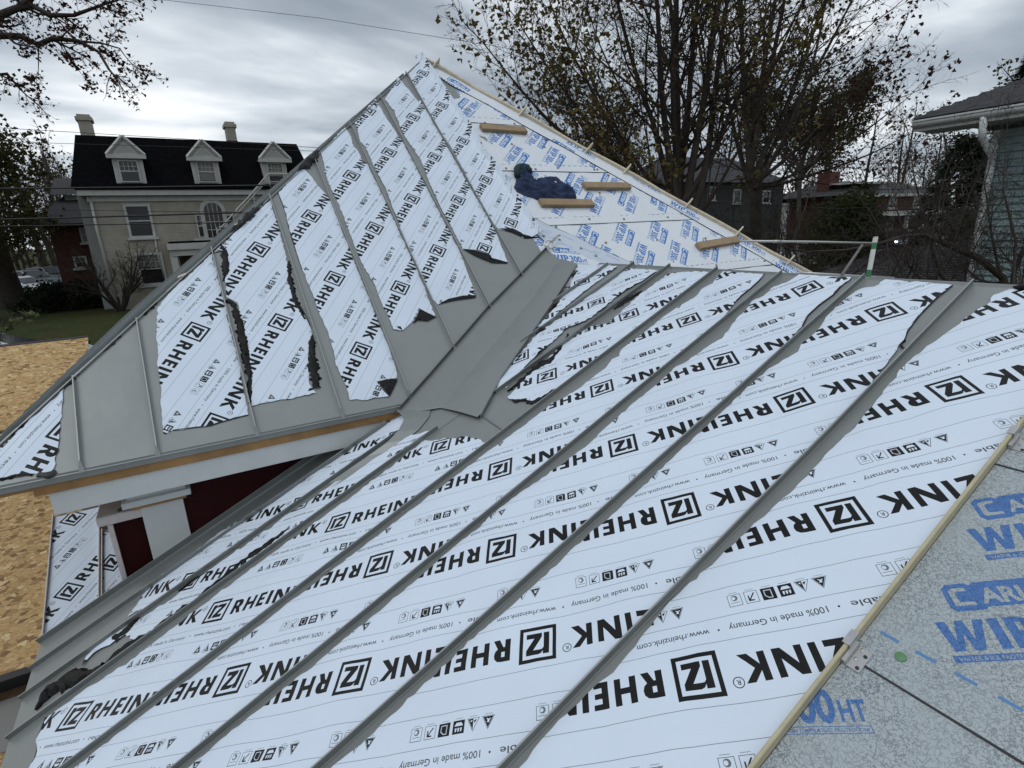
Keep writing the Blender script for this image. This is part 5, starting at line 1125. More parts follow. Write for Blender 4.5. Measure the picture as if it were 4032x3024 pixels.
for (x0, y0, x1, y1, dz) in ((362, 533, 440, 672, -2.5), (1050, 568, 1110, 685, -2.8)):
    F3_ = Facade((0, YH - dz, 0), (1, 0, 0)); r = zr(x0 + 8, y0, x1 - 8, y1, 0, F3_); ch = F3_.part('chimney', M_IVORY, wh, r[0], r[1] - .6, r[2], r[3], -.9, 0)
    F3_.part('chimney_cap', M_IVORY, ch, r[0] - .08, r[3] - .3, r[2] + .08, r[3] - .12, -.98, .08); F3_.part('flashing', M_BRICK, ch, r[0] - .03, r[1] - .6, r[2] + .03, r[1] + .35, -.93, .03)
fe = [((1090, 1000), (1250, 812)), ((1100, 980), (1250, 830)), ((1095, 1010), (1240, 850)), ((1250, 812), (1345, 812)), ((1180, 900), (1190, 955)), ((1010, 1085), (1095, 990)), ((1020, 1060), (1070, 1060)), ((1250, 812), (1262, 870)), ((1010, 1060), (1020, 1100))]
mb = MB()
for a, b in fe: mb.tube([FH.P(*FH.px(*Z84(*a), 1.0), 1.0), FH.P(*FH.px(*Z84(*b), 1.0), 1.0)], .035, 4)
mb.build('fire_escape', M_TRIM, wh)
# side and rear wings
FH.part('side_wing', mat('grey_clapboard', (.26, .27, .265), .8, var=.1), wh, uL - .55, 0, uL + .2, zC + .6, -9, -1.2)
rw = thing('brick_wing_house', (uL - 4, YH + 6, 0), 'dark red brick house with a grey porch roof half hidden left of the cream house', 'house')
FB = Facade((0, YH + 5, 0), (1, 0, 0)); a = FB.rect(215, 880, 375, 1110); FB.part('wall', M_BRICK, rw, a[0], 0, a[2] + 1.5, a[3], -8, 0)
r = FB.rect(232, 760, 345, 850); mb = MB(); P = FB.P; mb.add([P(a[0] - .8, a[3], .9), P(a[2] + 1.6, a[3], .9), P(a[2] + 1.6, a[3] + 1.6, -2), P(a[0] + .8, a[3] + 1.6, -2), P(a[0] - .8, a[3] - .12, .9), P(a[2] + 1.6, a[3] - .12, .9)], [(0, 1, 2, 3), (4, 5, 1, 0), (0, 3, 4)]); mb.build('porch_roof', M_SHING, rw)
FB.part('upper_wall', M_TRIM, rw, a[0] + .9, a[3], a[2] + 1.5, r[3], -8, -1.6); mb = MB(); mb.add([P(a[0] + .3, r[3], -1.2), P(a[2] + 1.5, r[3], -1.2), P(a[2] + 1.5, r[3] + 1.2, -4.5), P(a[0] + .3, r[3] + 1.2, -4.5)], [(0, 1, 2, 3)]); mb.build('roof', M_SHING, rw)
FB.window(rw, FB.rect(316, 895, 352, 955), cols=1, rows=1, frame=.1); FB.window(rw, FB.rect(291, 1008, 345, 1055), cols=2, rows=2, frame=.1)
# teal clapboard house close by on the right
XT = 12.85
FT = Facade((XT, 0, 0), (0, 1, 0))
th_ = thing('teal_house', (XT, 2, 0), 'teal clapboard house at the right edge with white gutter, downspout and grey shingle roof', 'house')
c_top = FT.px(3921, 505); uc0 = c_top[0]; zS = FT.px(3990, 505)[1]
M_TEAL = mat('teal_paint', (.19, .265, .27), .6, var=.08, vscale=3, bump=(20, .25, .004)); M_WTR = mat('white_gutter_paint', (.60, .62, .62), .45, var=.05, vscale=6)
n_ = int((zS + .3) / .125)
bd = None
for k in range(n_):
    z0 = zS - (k + 1) * .125
    if z0 < .3: break
    mb = MB(); P = FT.P; vs = [P(-9, z0, .036), P(uc0 - .09, z0, .036), P(uc0 - .09, z0 + .127, .004), P(-9, z0 + .127, .004), P(-9, z0, 0), P(uc0 - .09, z0, 0)]
    mb.add(vs, [(0, 3, 2, 1), (0, 1, 5, 4)]); mb.build('clapboard', M_TEAL, th_)
FT.part('wall_core', M_TEAL, th_, -9, 0, uc0 - .02, zS, -8, -.01)
FT.part('corner_board', M_WTR, th_, uc0 - .09, 0, uc0 + .02, zS, -.1, .03)
OV = .62
mb = MB(); P = FT.P; gl = FT.px(3600, 514, OV); gr_ = FT.px(4032, 455, OV); uE = gl[0]; zG = gl[1]
FT.part('soffit', M_WTR, th_, -9, zG - .02, uE, zG + .02, -.2, OV)
FT.part('fascia', M_WTR, th_, -9, zG - .03, uE, zG + .16, OV, OV + .02)
mb = MB(); mb.tube([P(uE, zG + .09, OV + .06), P(-9, zG + .09, OV + .06)], .065, 10); mb.build('gutter', M_WTR, th_, smooth=True)
mb = MB(); FT.box(mb, -9, zG + .13, uE + .01, zG + .16, OV + .02, OV + .13); mb.build('gutter_lip', M_WTR, th_)
ds = [(3868, 505), (3866, 545), (3885, 585), (3913, 620)]
d0 = FT.px(3866, 500, OV + .06); d1 = FT.px(3868, 545, OV + .03); d2 = FT.px(3908, 618, .08); d3 = FT.px(3905, 640, .08)
mb = MB(); mb.tube([P(d0[0], zG + .05, OV + .06), P(d1[0], d1[1], OV + .03), P(d2[0], d2[1], .08), P(d3[0], d3[1] - .1, .08), P(d3[0], .2, .08)], .055, 12); mb.build('downspout', M_WTR, th_, smooth=True)
# shingled roof: hip sloping back from the gutter
pitch = math.tan(R_(24)); mb = MB(); zr0 = zG + .17
mb.add([P(-9, zr0, OV + .08), P(uE + .05, zr0, OV + .08), P(uE - 3.6, zr0 + 3.6 * pitch, OV + .08 - 3.6), P(-9, zr0 + 3.6 * pitch, OV + .08 - 3.6), P(uE + .05, zr0, -8)], [(0, 3, 2, 1), (1, 2, 4)])
rf = mb.build('roof', M_SHING, th_)
rg = random.Random(9); row = 0
while row < 26:
    d = OV + .1 - row * .14; z = zr0 + .012 + row * .14 * pitch; u = uE - row * .14 + .03; x = u - rg.uniform(.1, .3)
    us = [u]
    while x > 0.6: us.append(x); x -= .31
    mb = MB()
    for k, (ua, ub) in enumerate(zip(us, us[1:])):
        hh = .007 + .006 * rg.random(); mb.hexa([P(ub + .006, z, d), P(ua - .002, z, d), P(ua - .002, z + .145 * pitch, d - .145), P(ub + .006, z + .145 * pitch, d - .145)] + [P(ub + .006, z + hh, d), P(ua - .002, z + hh, d), P(ua - .002, z + .145 * pitch + hh, d - .145), P(ub + .006, z + .145 * pitch + hh, d - .145)])
        if row < 7:
            mb.build('shingle', M_SHING, rf); mb = MB()
    if row >= 7 and mb.v: tag(mb.build('shingle_rows', M_SHING, rf), kind='stuff')
    row += 1
# low dark shingle roof between
ng = thing('garage_roof', at(3500, 1000, 13), 'low dark grey shingled garage roof behind the ridge and below the teal house', 'roof')
A_ = at(2950, 1165, 9.5); B_2 = at(3960, 1190, 9.0); C_2 = at(3840, 945, 15.0); D_2 = at(3480, 985, 16.0)
zlo = min(A_[2], B_2[2])
def bil(s, t): return (A_ * (1 - s) + B_2 * s) * (1 - t) + (D_2 * (1 - s) + C_2 * s) * t
rows_ = 34
for r in range(rows_):
    mb = MB(); t0, t1 = r / rows_, (r + 1) / rows_; rgx = random.Random(r); s = 0
    while s < 1:
        ds_ = rgx.uniform(.012, .022); e = min(1, s + ds_); up = V3(0, 0, .012 + .01 * rgx.random())
        mb.add([bil(s, t0) + up, bil(e, t0) + up, bil(e, t1), bil(s, t1), bil(s, t0) - V3(0, 0, .02), bil(e, t0) - V3(0, 0, .02)], [(0, 1, 2, 3), (4, 5, 1, 0)]); s = e
    tag(mb.build('shingle_row', M_SHING2, ng), kind='stuff')
mb = MB(); mb.add([bil(0, 0), bil(1, 0), bil(1, 1), bil(0, 1)] + [V3(p[0], p[1], 0) for p in (bil(0, 0), bil(1, 0), bil(1, 1), bil(0, 1))], [(0, 3, 7, 4), (3, 2, 6, 7), (0, 4, 5, 1), (2, 1, 5, 6)]); mb.build('walls', M_SHING2, ng)
# red brick house across the road
FR = Facade(tuple(at(3600, 900, 58)), (1, 0, 0)); FR.o[2] = 0
def fr_rect(x0, y0, x1, y1, d=0): return FR.rect(3200 + x0 * .655, 600 + y0 * .655, 3200 + x1 * .655, 600 + y1 * .655, d)
bh = thing('brick_house', tuple(FR.o), 'red brick two storey house with a long white porch across the road', 'house')
r = fr_rect(250, 250, 790, 520); FR.part('wall', M_BRICK, bh, r[0], 0, r[2], r[3], -9, 0)
eave = r[3]; u0, u1 = r[0] - .8, r[2] + .8; rt = fr_rect(300, 150, 700, 250)[3]
mb = MB(); P = FR.P; mb.add([P(u0, eave, .8), P(u1, eave, .8), P(u1 - 4, rt, -4.5), P(u0 + 4, rt, -4.5), P(u0, eave, -9.8), P(u1, eave, -9.8)], [(0, 1, 2, 3), (1, 5, 2), (0, 3, 4), (3, 2, 5, 4)]); mb.build('roof', M_SHING, bh)
FR.part('eave_trim', M_TRIM, bh, u0, eave - .25, u1, eave, .3, .82)
for rr in ((455, 265, 500, 335), (602, 262, 645, 330), (690, 270, 730, 325), (440, 392, 478, 465), (722, 372, 758, 410)): FR.window(bh, fr_rect(*rr), cols=1, rows=1, frame=.14)
rr = fr_rect(360, 350, 760, 378, 2); FR.part('porch_roof', M_TRIM, bh, rr[0], rr[1], rr[2], rr[3], 0, 2.2)
for x in (370, 560, 655, 690, 755): rp = fr_rect(x, 378, x + 8, 480, 2); FR.part('porch_post', M_TRIM, bh, rp[0], 0, rp[2], rr[1], 1.8, 2.1)
rr = fr_rect(100, 118, 160, 220, -3); FR.part('chimney', M_BRICK, bh, rr[0], rr[1] - 2, rr[2], rr[3], -4.2, -3)
rr = fr_rect(225, 180, 415, 190, -1); FR.part('roof_dormer_eave', M_TRIM, bh, rr[0], rr[1], rr[2], rr[3], -4, -.6)
rr = fr_rect(335, 190, 390, 212, -1); FR.part('roof_dormer', M_SHING, bh, rr[0], rr[1] - .5, rr[2], rr[3], -4, -.8)
FG = Facade(tuple(at(2760, 850, 48)), (1, 0, 0)); FG.o[2] = 0
gh = thing('grey_house', tuple(FG.o), 'pale grey house glimpsed between the trunks of the bare trees', 'house')
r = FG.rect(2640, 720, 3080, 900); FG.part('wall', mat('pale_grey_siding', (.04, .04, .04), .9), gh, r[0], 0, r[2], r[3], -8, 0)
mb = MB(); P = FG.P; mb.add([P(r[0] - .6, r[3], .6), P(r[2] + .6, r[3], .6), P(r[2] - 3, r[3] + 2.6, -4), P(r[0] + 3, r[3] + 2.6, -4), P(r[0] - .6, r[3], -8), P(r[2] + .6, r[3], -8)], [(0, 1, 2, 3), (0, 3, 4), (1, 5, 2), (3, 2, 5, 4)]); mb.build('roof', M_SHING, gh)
FG.window(gh, FG.rect(2785, 735, 2815, 790), cols=1, rows=1); FG.window(gh, FG.rect(2885, 745, 2915, 800), cols=1, rows=1); FG.window(gh, FG.rect(3000, 750, 3030, 800), cols=1, rows=1)
r = FG.rect(3082, 800, 3100, 880, 1); FG.part('porch_column', M_TRIM, gh, r[0], 0, r[2], r[3], .8, 1.1)
# ================================================================ VEHICLES
def wheel(mb_parent, loc, rad=.33, wd=.22, ax=(0, 1, 0)):
    c = V3(*loc); a = V3(*ax); mb = MB(); mb.tube([c - a * wd / 2, c + a * wd / 2], rad, 18); w_ = mb.build('wheel', mat('tyre', (.015, .015, .015), .8) if 'tyre' not in bpy.data.materials else bpy.data.materials['tyre'], mb_parent)
    mb = MB(); mb.tube([c - a * (wd / 2 + .01), c + a * (wd / 2 + .01)], rad * .6, 12); mb.build('rim', M_GALV, w_)
def car(name, label, loc, rz, paint, kind='car', lights=False, group=None):
    t = thing(name, (0, 0, 0), label, 'truck' if kind == 'pickup' else 'car', group)
    if kind == 'pickup':
        prof = [(-2.7, .45), (-2.7, 1.05), (-2.65, 1.1), (-.75, 1.1), (-.75, 1.12), (.75, 1.15), (2.45, 1.05), (2.7, .9), (2.72, .45)]; cabp = [(-.75, 1.12), (-.65, 1.75), (.35, 1.78), (1.05, 1.15)]; wb = (-1.75, 1.75); hw = .95
    elif kind == 'suv':
        prof = [(-2.3, .4), (-2.32, .95), (-2.25, 1.1), (1.0, 1.12), (2.1, 1.0), (2.3, .8), (2.32, .4)]; cabp = [(-2.2, 1.1), (-1.95, 1.66), (.1, 1.7), (1.05, 1.1)]; wb = (-1.4, 1.45); hw = .92
    else:
        prof = [(-2.2, .35), (-2.25, .85), (-2.1, .98), (1.0, .95), (2.0, .82), (2.25, .65), (2.28, .35)]; cabp = [(-1.75, .96), (-1.1, 1.4), (.15, 1.44), (1.15, .94)]; wb = (-1.35, 1.4); hw = .88
    pm = mat(name + '_paint', paint, .3, .1)
    mb = MB(); L_ = [V3(x, -hw, z) for x, z in prof]; mb.prism(L_, (0, 2 * hw, 0)); mb.build('body', pm, t, bevel=.05)
    top = [V3(x, -hw + .06 + (.14 if z > 1.3 else 0), z) for x, z in cabp]; bot = [V3(x, hw - .06 - (.14 if z > 1.3 else 0), z) for x, z in cabp]
    mb = MB(); n = 4; mb.add(top + bot, [(0, 1, 2, 3), (7, 6, 5, 4), (0, 4, 5, 1), (1, 5, 6, 2), (2, 6, 7, 3)]); mb.build('cabin', pm, t, bevel=.04)
    ins = lambda p, k: [(a[0] + (sum(q[0] for q in p) / 4 - a[0]) * k, a[1] + (sum(q[1] for q in p) / 4 - a[1]) * k) for a in p]
    for s in (-1, 1):
        pi_ = ins(cabp, .16); mb = MB(); vs = [V3(x, s * (hw - .05 - (.12 if z > 1.25 else .02)), z) for x, z in pi_]; mb.add(vs, [(0, 1, 2, 3)]); mb.build('side_window', M_GLASS, t)
    (x2, z2), (x3, z3) = cabp[2], cabp[3]
    mb = MB(); d = .012; mb.add([V3(x2 + .1, -hw + .28, z2 - .07 + d), V3(x2 + .1, hw - .28, z2 - .07 + d), V3(x3 - .04, hw - .14, z3 + .06 + d), V3(x3 - .04, -hw + .14, z3 + .06 + d)], [(0, 1, 2, 3)]); mb.build('windscreen', M_GLASS, t)
    for s in (-1, 1):
        mb = MB(); xf = prof[-2][0]; mb.box(xf - .06, s * (hw - .2) - .13, prof[-2][1] - .2, xf + .03, s * (hw - .2) + .13, prof[-2][1] - .05)
        if lights:
            hm = bpy.data.materials.get('lit_headlight')
            if not hm: hm = mat('lit_headlight', (1, 1, 1)); hm.node_tree.nodes['Principled BSDF'].inputs['Emission Color'].default_value = (1, .98, .92, 1); hm.node_tree.nodes['Principled BSDF'].inputs['Emission Strength'].default_value = 4
        else: hm = M_GALV
        mb.build('headlight', hm, t)
        mb = MB(); xb = prof[1][0]; mb.box(xb - .02, s * (hw - .15) - .1, .75, xb + .06, s * (hw - .15) + .1, .95); mb.build('tail_light', M_BRICK, t)
    for x in wb:
        for s in (-1, 1): wheel(t, (x, s * (hw - .1), .36), .36)
    t.location = loc; t.rotation_euler = (0, 0, rz); return t
p = G0(3175, 1062); car('pickup_truck', 'white pickup truck parked behind the bare branches just past the hip', (p[0], p[1], 0), R_(-60), (.6, .6, .6), 'pickup')
p = G0(3540, 975); car('parked_suv', 'pale blue grey car with lit headlights near the dark garage roof', (p[0], p[1], 0), R_(215), (.22, .26, .31), 'suv', lights=True)
p = G0(2925, 985); car('parked_car', 'silver car behind the tree trunks, left of the pickup truck', (p[0], p[1], 0), R_(-20), (.35, .36, .37), 'car')
p = G0(95, 1168); car('parked_car', 'white car with its nose out from behind the thick dark trunk', (p[0], p[1], 0), R_(-40), (.5, .52, .53), 'car')
p = G0(140, 1150); car('parked_suv', 'dark grey car in the middle of the row behind the lawn', (p[0], p[1], 0), R_(-45), (.06, .075, .085), 'suv')
p = G0(215, 1128); car('parked_suv', 'black car farthest along the row beside the brick wing', (p[0], p[1], 0), R_(-50), (.02, .02, .022), 'suv')
p = G0(20, 1540); car('parked_car', 'white car showing only its roof above the OSB deck', (p[0] - .3, p[1] + .4, 0), R_(5), (.6, .62, .64), 'car')
tp = thing('tarp_heap', at(3395, 965, 38), 'crumpled blue tarpaulin over a heap beside the driveway', 'tarp')
mb = MB(); c = G0(3395, 985); rows = []
for i in range(9):
    a = i / 8 * math.pi; row = []
    for j in range(13):
        x = (j - 6) * .35; hgt = 1.5 * math.sin(a) * (1 - (abs(j - 6) / 7) ** 2) + .25 * noise.noise(Vector((i * .7, j * .7, 3)))
        row.append((c[0] + x, c[1] - math.cos(a) * 1.0, max(0, hgt)))
    rows.append(row)
mb.add([p for r in rows for p in r], [(i * 13 + j, i * 13 + j + 1, (i + 1) * 13 + j + 1, (i + 1) * 13 + j) for i in range(8) for j in range(12)]); mb.build('tarpaulin', mat('blue_tarp', (.015, .025, .22), .5), tp, smooth=True)
# ================================================================ TREES
M_BARK = mat('dark_bark', (.042, .035, .029), .95, bump=(18, .6, .02), var=.3, vscale=6, spec=.2)
M_BARK2 = mat('grey_bark', (.055, .047, .042), .95, bump=(18, .6, .02), var=.3, vscale=6, spec=.2)
def leafmat(name, cols, scale=.9):
    M = bpy.data.materials.new(name); M.use_nodes = True; nt = M.node_tree; N = nt.nodes; L = nt.links; b = N['Principled BSDF']
    tc = N.new('ShaderNodeTexCoord'); v = N.new('ShaderNodeTexNoise'); v.inputs['Scale'].default_value = scale * 6; v.inputs['Detail'].default_value = 4; v.inputs['Roughness'].default_value = .8; L.new(tc.outputs['Object'], v.inputs[0])
    r = N.new('ShaderNodeValToRGB'); L.new(v.outputs[0], r.inputs[0]); el = r.color_ramp.elements; el[0].position = .36; el[1].position = .66; el[0].color = (*cols[0], 1); el[1].color = (*cols[-1], 1)
    for i, c in enumerate(cols[1:-1]): e = el.new(.36 + .3 * (i + 1) / (len(cols) - 1)); e.color = (*c, 1)
    L.new(r.outputs[0], b.inputs['Base Color']); b.inputs['Roughness'].default_value = .7; b.inputs['Specular IOR Level'].default_value = .2
    tr = N.new('ShaderNodeBsdfTranslucent'); L.new(r.outputs[0], tr.inputs[0]); ms = N.new('ShaderNodeMixShader'); ms.inputs[0].default_value = .35; L.new(b.outputs[0], ms.inputs[1]); L.new(tr.outputs[0], ms.inputs[2]); L.new(ms.outputs[0], N['Material Output'].inputs[0])
    return M
LM_OAK = leafmat('autumn_leaves', [(.060, .028, .014), (.12, .075, .03), (.15, .13, .045), (.085, .09, .028), (.12, .05, .022)])
LM_RED = leafmat('russet_leaves', [(.030, .012, .010), (.065, .022, .016), (.045, .03, .015), (.085, .03, .02)])
LM_OLIVE = leafmat('olive_leaves', [(.020, .024, .008), (.045, .048, .014), (.07, .06, .018), (.03, .033, .01)])
LM_EVER = leafmat('evergreen_leaves', [(.008, .014, .008), (.014, .024, .012), (.022, .034, .014)])
class Tree:
    def __init__(s, seed): s.rg = random.Random(seed); s.wood = MB(); s.tips = []
    def limb(s, p, d, L_, r, lvl, P):
        rg = s.rg; n = P['seg'][lvl]; pts = [p]; rad = [r]; d = d / np.linalg.norm(d); cur = p
        r1 = r * P['taper'][lvl]
        for i in range(n):
            w_ = P['wig'][lvl]; d = d + V3(rg.gauss(0, w_), rg.gauss(0, w_), rg.gauss(0, w_) + P['up'][lvl]); d /= np.linalg.norm(d)
            cur = cur + d * (L_ / n); pts.append(cur); rad.append(r + (r1 - r) * (i + 1) / n)
        s.wood.tube(pts, rad, P['k'][lvl], caps=False)
        if lvl + 1 < len(P['seg']):
            m_ = P['kids'][lvl]; m_ = int(m_ * rg.uniform(.8, 1.2) + .5)
            for j in range(m_):
                t = P['start'][lvl] + (1 - P['start'][lvl]) * (j + rg.random()) / m_; f = t * n; i = min(n - 1, int(f)); q = pts[i] + (pts[i + 1] - pts[i]) * (f - i)
                dd = pts[i + 1] - pts[i]; dd /= np.linalg.norm(dd); v = V3(rg.gauss(0, 1), rg.gauss(0, 1), rg.gauss(0, 1)); v -= dd * (v @ dd); v /= np.linalg.norm(v) + 1e-9
                an = R_(rg.uniform(*P['ang'][lvl])); nd = dd * math.cos(an) + v * math.sin(an)
                s.limb(q, nd, L_ * P['len'][lvl] * (1.15 - .65 * t) * rg.uniform(.7, 1.2), max(P['rmin'], (r + (r1 - r) * t) * P['rk'][lvl]), lvl + 1, P)
            if P.get('tipkid', True): s.limb(cur, d, L_ * P['len'][lvl] * .5, max(P['rmin'], r1), lvl + 1, P)
        else:
            for k in range(1, len(pts)): s.tips.append((pts[k], d))
    def leaves(s, size, prob, per=1, spread=.12, mb=None, cond=None):
        rg = s.rg; mb = mb or MB()
        for p, d in s.tips:
            if rg.random() > prob or (cond and not cond(p)): continue
            for _ in range(per):
                c = p + V3(rg.gauss(0, spread), rg.gauss(0, spread), rg.gauss(0, spread)); sz = size * rg.uniform(.6, 1.25)
                u = V3(rg.gauss(0, 1), rg.gauss(0, 1), rg.gauss(0, .6)); u /= np.linalg.norm(u); v = np.cross(u, V3(rg.gauss(0, 1), rg.gauss(0, 1), rg.gauss(0, 1))); v /= np.linalg.norm(v) + 1e-9; w_ = np.cross(u, v) * sz * .25
                mb.add([c - u * sz * .5, c - v * sz * .42 - u * sz * .05 + w_, c - v * sz * .2 + u * sz * .3, c + u * sz * .55 - w_, c + v * sz * .2 + u * sz * .25, c + v * sz * .45 - u * sz * .08 + w_], [(0, 1, 2, 3, 4, 5)])
        return mb
BIG = dict(seg=[9, 7, 5, 4], taper=[.18, .22, .3, .5], wig=[.05, .09, .14, .2], up=[.05, .04, .02, .01], k=[8, 5, 4, 3], kids=[11, 8, 8], start=[.12, .15, .1], ang=[(28, 55), (28, 60), (30, 75)], len=[.5, .45, .42], rk=[.5, .5, .55], rmin=.0035)
def finish_tree(t, name, label, cat, base, barkm, leafm=None, leafmb=None, group=None):
    o = thing(name, tuple(base), label, cat, group)
    t.wood.build('trunk', barkm, o, smooth=True)
    if leafm and leafmb and leafmb.v: leafmb.build('crown', leafm, o)
    return o
# the big multi-stemmed tree behind the hip
ta = Tree(11); base = at(2700, 1120, 10.5); base[2] = 0
fork = at(2690, 900, 10.5)
ta.wood.tube([base, base * .5 + fork * .5 + V3(.05, 0, 0), fork], [.30, .22, .20], 12, caps=False)
for (x, y, d, L_, r) in ((1950, 380, 9.8, 4.6, .085), (1900, 60, 10, 5.2, .08), (2120, -40, 10.4, 5.6, .09), (2300, -200, 10.6, 6.2, .10), (2420, -350, 10.2, 6.6, .11), (2560, -420, 10.8, 6.8, .12), (2680, -420, 10.4, 6.8, .13), (2790, -400, 10.9, 6.6, .13), (2900, -300, 10.2, 6.4, .12), (3060, -200, 10.6, 6.0, .11), (2240, 560, 9.4, 3.2, .06), (3150, 60, 10.2, 4.8, .09), (2060, 560, 10.2, 4.0, .06), (2420, 640, 9.0, 2.6, .05), (3020, 520, 9.6, 3.4, .06), (2480, -500, 11.6, 6.6, .1), (2160, 200, 11.2, 5.0, .075)):
    tgt = at(x, y, d); st = fork + V3(ta.rg.gauss(0, .1), ta.rg.gauss(0, .1), ta.rg.uniform(-.5, .4)); ta.limb(st, tgt - st + V3(0, 0, -.3), L_, r * .66, 0, BIG)
lf = ta.leaves(.09, .052, 2, .09)
finish_tree(ta, 'maple_tree', 'large multi stemmed bare tree with sparse olive leaves directly behind the hip', 'tree', base, M_BARK, LM_OAK, lf)
# second tree to its right
tb = Tree(12); base = at(3000, 1100, 14); base[2] = 0; f2 = at(2975, 700, 14)
tb.wood.tube([base, (base + f2) / 2, f2], [.2, .17, .15], 12, caps=False)
for (x, y, d, L_, r) in ((2900, -200, 14, 8, .15), (3100, -100, 13.5, 7.5, .13), (3350, 100, 13, 6.5, .10), (3480, 330, 13, 4.4, .08), (3250, -50, 14.5, 7.5, .11), (2750, 0, 14.6, 7, .11), (3450, 620, 12.5, 3.8, .07), (3560, 520, 12.6, 4.2, .07), (3000, -300, 14, 8, .14), (3350, -150, 14, 8, .1)):
    tgt = at(x, y, d); st = f2 + V3(tb.rg.gauss(0, .1), tb.rg.gauss(0, .1), tb.rg.uniform(-.8, .3)); tb.limb(st, tgt - st + V3(0, 0, -.3), L_ * .85, r * .66, 0, dict(BIG, kids=[9, 6, 6]))
lf = tb.leaves(.10, .045, 2, .1, cond=lambda p: (CR @ (p - CAM))[0] / (CR @ (p - CAM))[2] < .84)
finish_tree(tb, 'oak_tree', 'tall tree with russet leaves at its top, right of the multi stemmed tree', 'tree', base, M_BARK, LM_RED, lf)
MID0 = dict(BIG); MID0['rmin'] = .01
tc_ = Tree(13); base = at(3140, 1000, 42); base[2] = 0; f2 = at(3150, 690, 42); tc_.wood.tube([base, (base + f2) / 2, f2], [.2, .17, .15], 10, caps=False)
for k in range(8): tc_.limb(f2 + V3(0, 0, -.5 + k * .15), V3(tc_.rg.gauss(0, .7), tc_.rg.gauss(0, .7), 1), 6.5, .1, 0, MID0)
finish_tree(tc_, 'maple_tree', 'smaller olive leaved tree with a pale straight trunk in front of the brick chimney', 'tree', base, M_BARK2, LM_OLIVE, tc_.leaves(.2, .4, 1, .2))
# overhanging boughs at the top left
tl = Tree(21); root = at(-520, 500, 10.5); base = V3(root[0], root[1], 0)
TW = dict(seg=[6, 5, 4], taper=[.3, .35, .5], wig=[.12, .16, .2], up=[.0, .0, -.01], k=[5, 4, 3], kids=[8, 5], start=[.08, .1], ang=[(30, 65), (30, 75)], len=[.48, .5], rk=[.55, .6], rmin=.0035)
tl.wood.tube([base, (base + root) / 2, root, at(-560, 0, 10.5)], [.4, .33, .3, .22], 12, caps=False)
def bough(tr, px_, d, r0, r1, L0, every=.9, P=TW, drop=0):
    pts = [at(x, y, d + .15 * math.sin(i * 2.1)) for i, (x, y) in enumerate(px_)]; rad = list(np.linspace(r0, r1, len(pts))); tr.wood.tube(pts, rad, 7, caps=False)
    for i in range(len(pts) - 1):
        dd = pts[i + 1] - pts[i]; l = np.linalg.norm(dd); k = max(1, int(l / every * 2.4))
        for j in range(k):
            q = pts[i] + dd * (j + tr.rg.random()) / k; v = V3(tr.rg.gauss(0, 1), tr.rg.gauss(0, 1), tr.rg.gauss(0, 1)); v -= dd * (v @ dd) / l ** 2; v /= np.linalg.norm(v)
            an = R_(tr.rg.uniform(35, 75)); tr.limb(q, dd / l * math.cos(an) + v * math.sin(an) + V3(0, 0, -drop), L0 * tr.rg.uniform(.6, 1.2) * (1 - .4 * i / len(pts)), rad[i] * .45, 0, P)
    tr.limb(pts[-1], pts[-1] - pts[-2], L0, r1, 0, P)
for b_, r0, L0 in (([(-540, 300), (-200, 150), (0, 60), (60, 35), (130, 25), (200, 60), (290, 60), (400, 20)], .075, .75), ([(-540, 330), (-200, 200), (0, 140), (80, 142), (150, 176), (210, 150), (310, 162), (390, 205), (430, 275)], .065, .7), ([(-540, 420), (-200, 380), (-60, 300), (30, 290), (60, 330)], .045, .6), ([(310, 162), (400, 170), (470, 190), (500, 230)], .02, .5), ([(150, 176), (152, 240), (150, 300)], .012, .35), ([(240, 160), (275, 230), (320, 290)], .012, .35), ([(60, 35), (150, -20), (300, -40), (420, -30)], .04, .7)):
    bough(tl, b_, 9.0, r0, r0 * .3, L0, P=TW)
finish_tree(tl, 'oak_tree', 'almost bare oak reaching its boughs into the top left corner', 'tree', base, M_BARK, LM_RED, tl.leaves(.065, .16, 1, .05))
# russet tree left of the cream house
tr_ = Tree(22); base = at(30, 1215, 33); base[2] = 0; f2 = V3(base[0], base[1], 5); tr_.wood.tube([base, V3(base[0], base[1], .8), V3(base[0], base[1], 2.2), f2], [1.5, 1.0, .85, .75], 16, caps=False)
MID = dict(BIG); MID['rmin'] = .012; MID['kids'] = [8, 6, 5]
for k in range(13):
    a = k * 2.4; tr_.limb(f2 + V3(0, 0, -1 + k * .2), V3(math.cos(a) * .5 - .55, math.sin(a) * .6, .7 + .3 * (k % 3)), 5.6, .22, 0, MID)
finish_tree(tr_, 'oak_tree', 'massive trunked tree with dark russet crown at the left edge of the lawn', 'tree', base, M_BARK, LM_RED, tr_.leaves(.24, .24, 1, .3))
te = Tree(23); base = at(-90, 1150, 27); base[2] = 0; te.wood.tube([base, base + V3(0, 0, 6)], [.3, .2], 8, caps=False)
for k in range(16): a = k * 2.4; te.limb(base + V3(0, 0, 3 + k * .3), V3(math.cos(a), math.sin(a), .15), 3.4, .08, 0, MID)
finish_tree(te, 'maple_tree', 'olive green leafy tree low in front of the parked cars at the left edge', 'tree', base, M_BARK, LM_OLIVE, te.leaves(.22, .22, 1, .3))
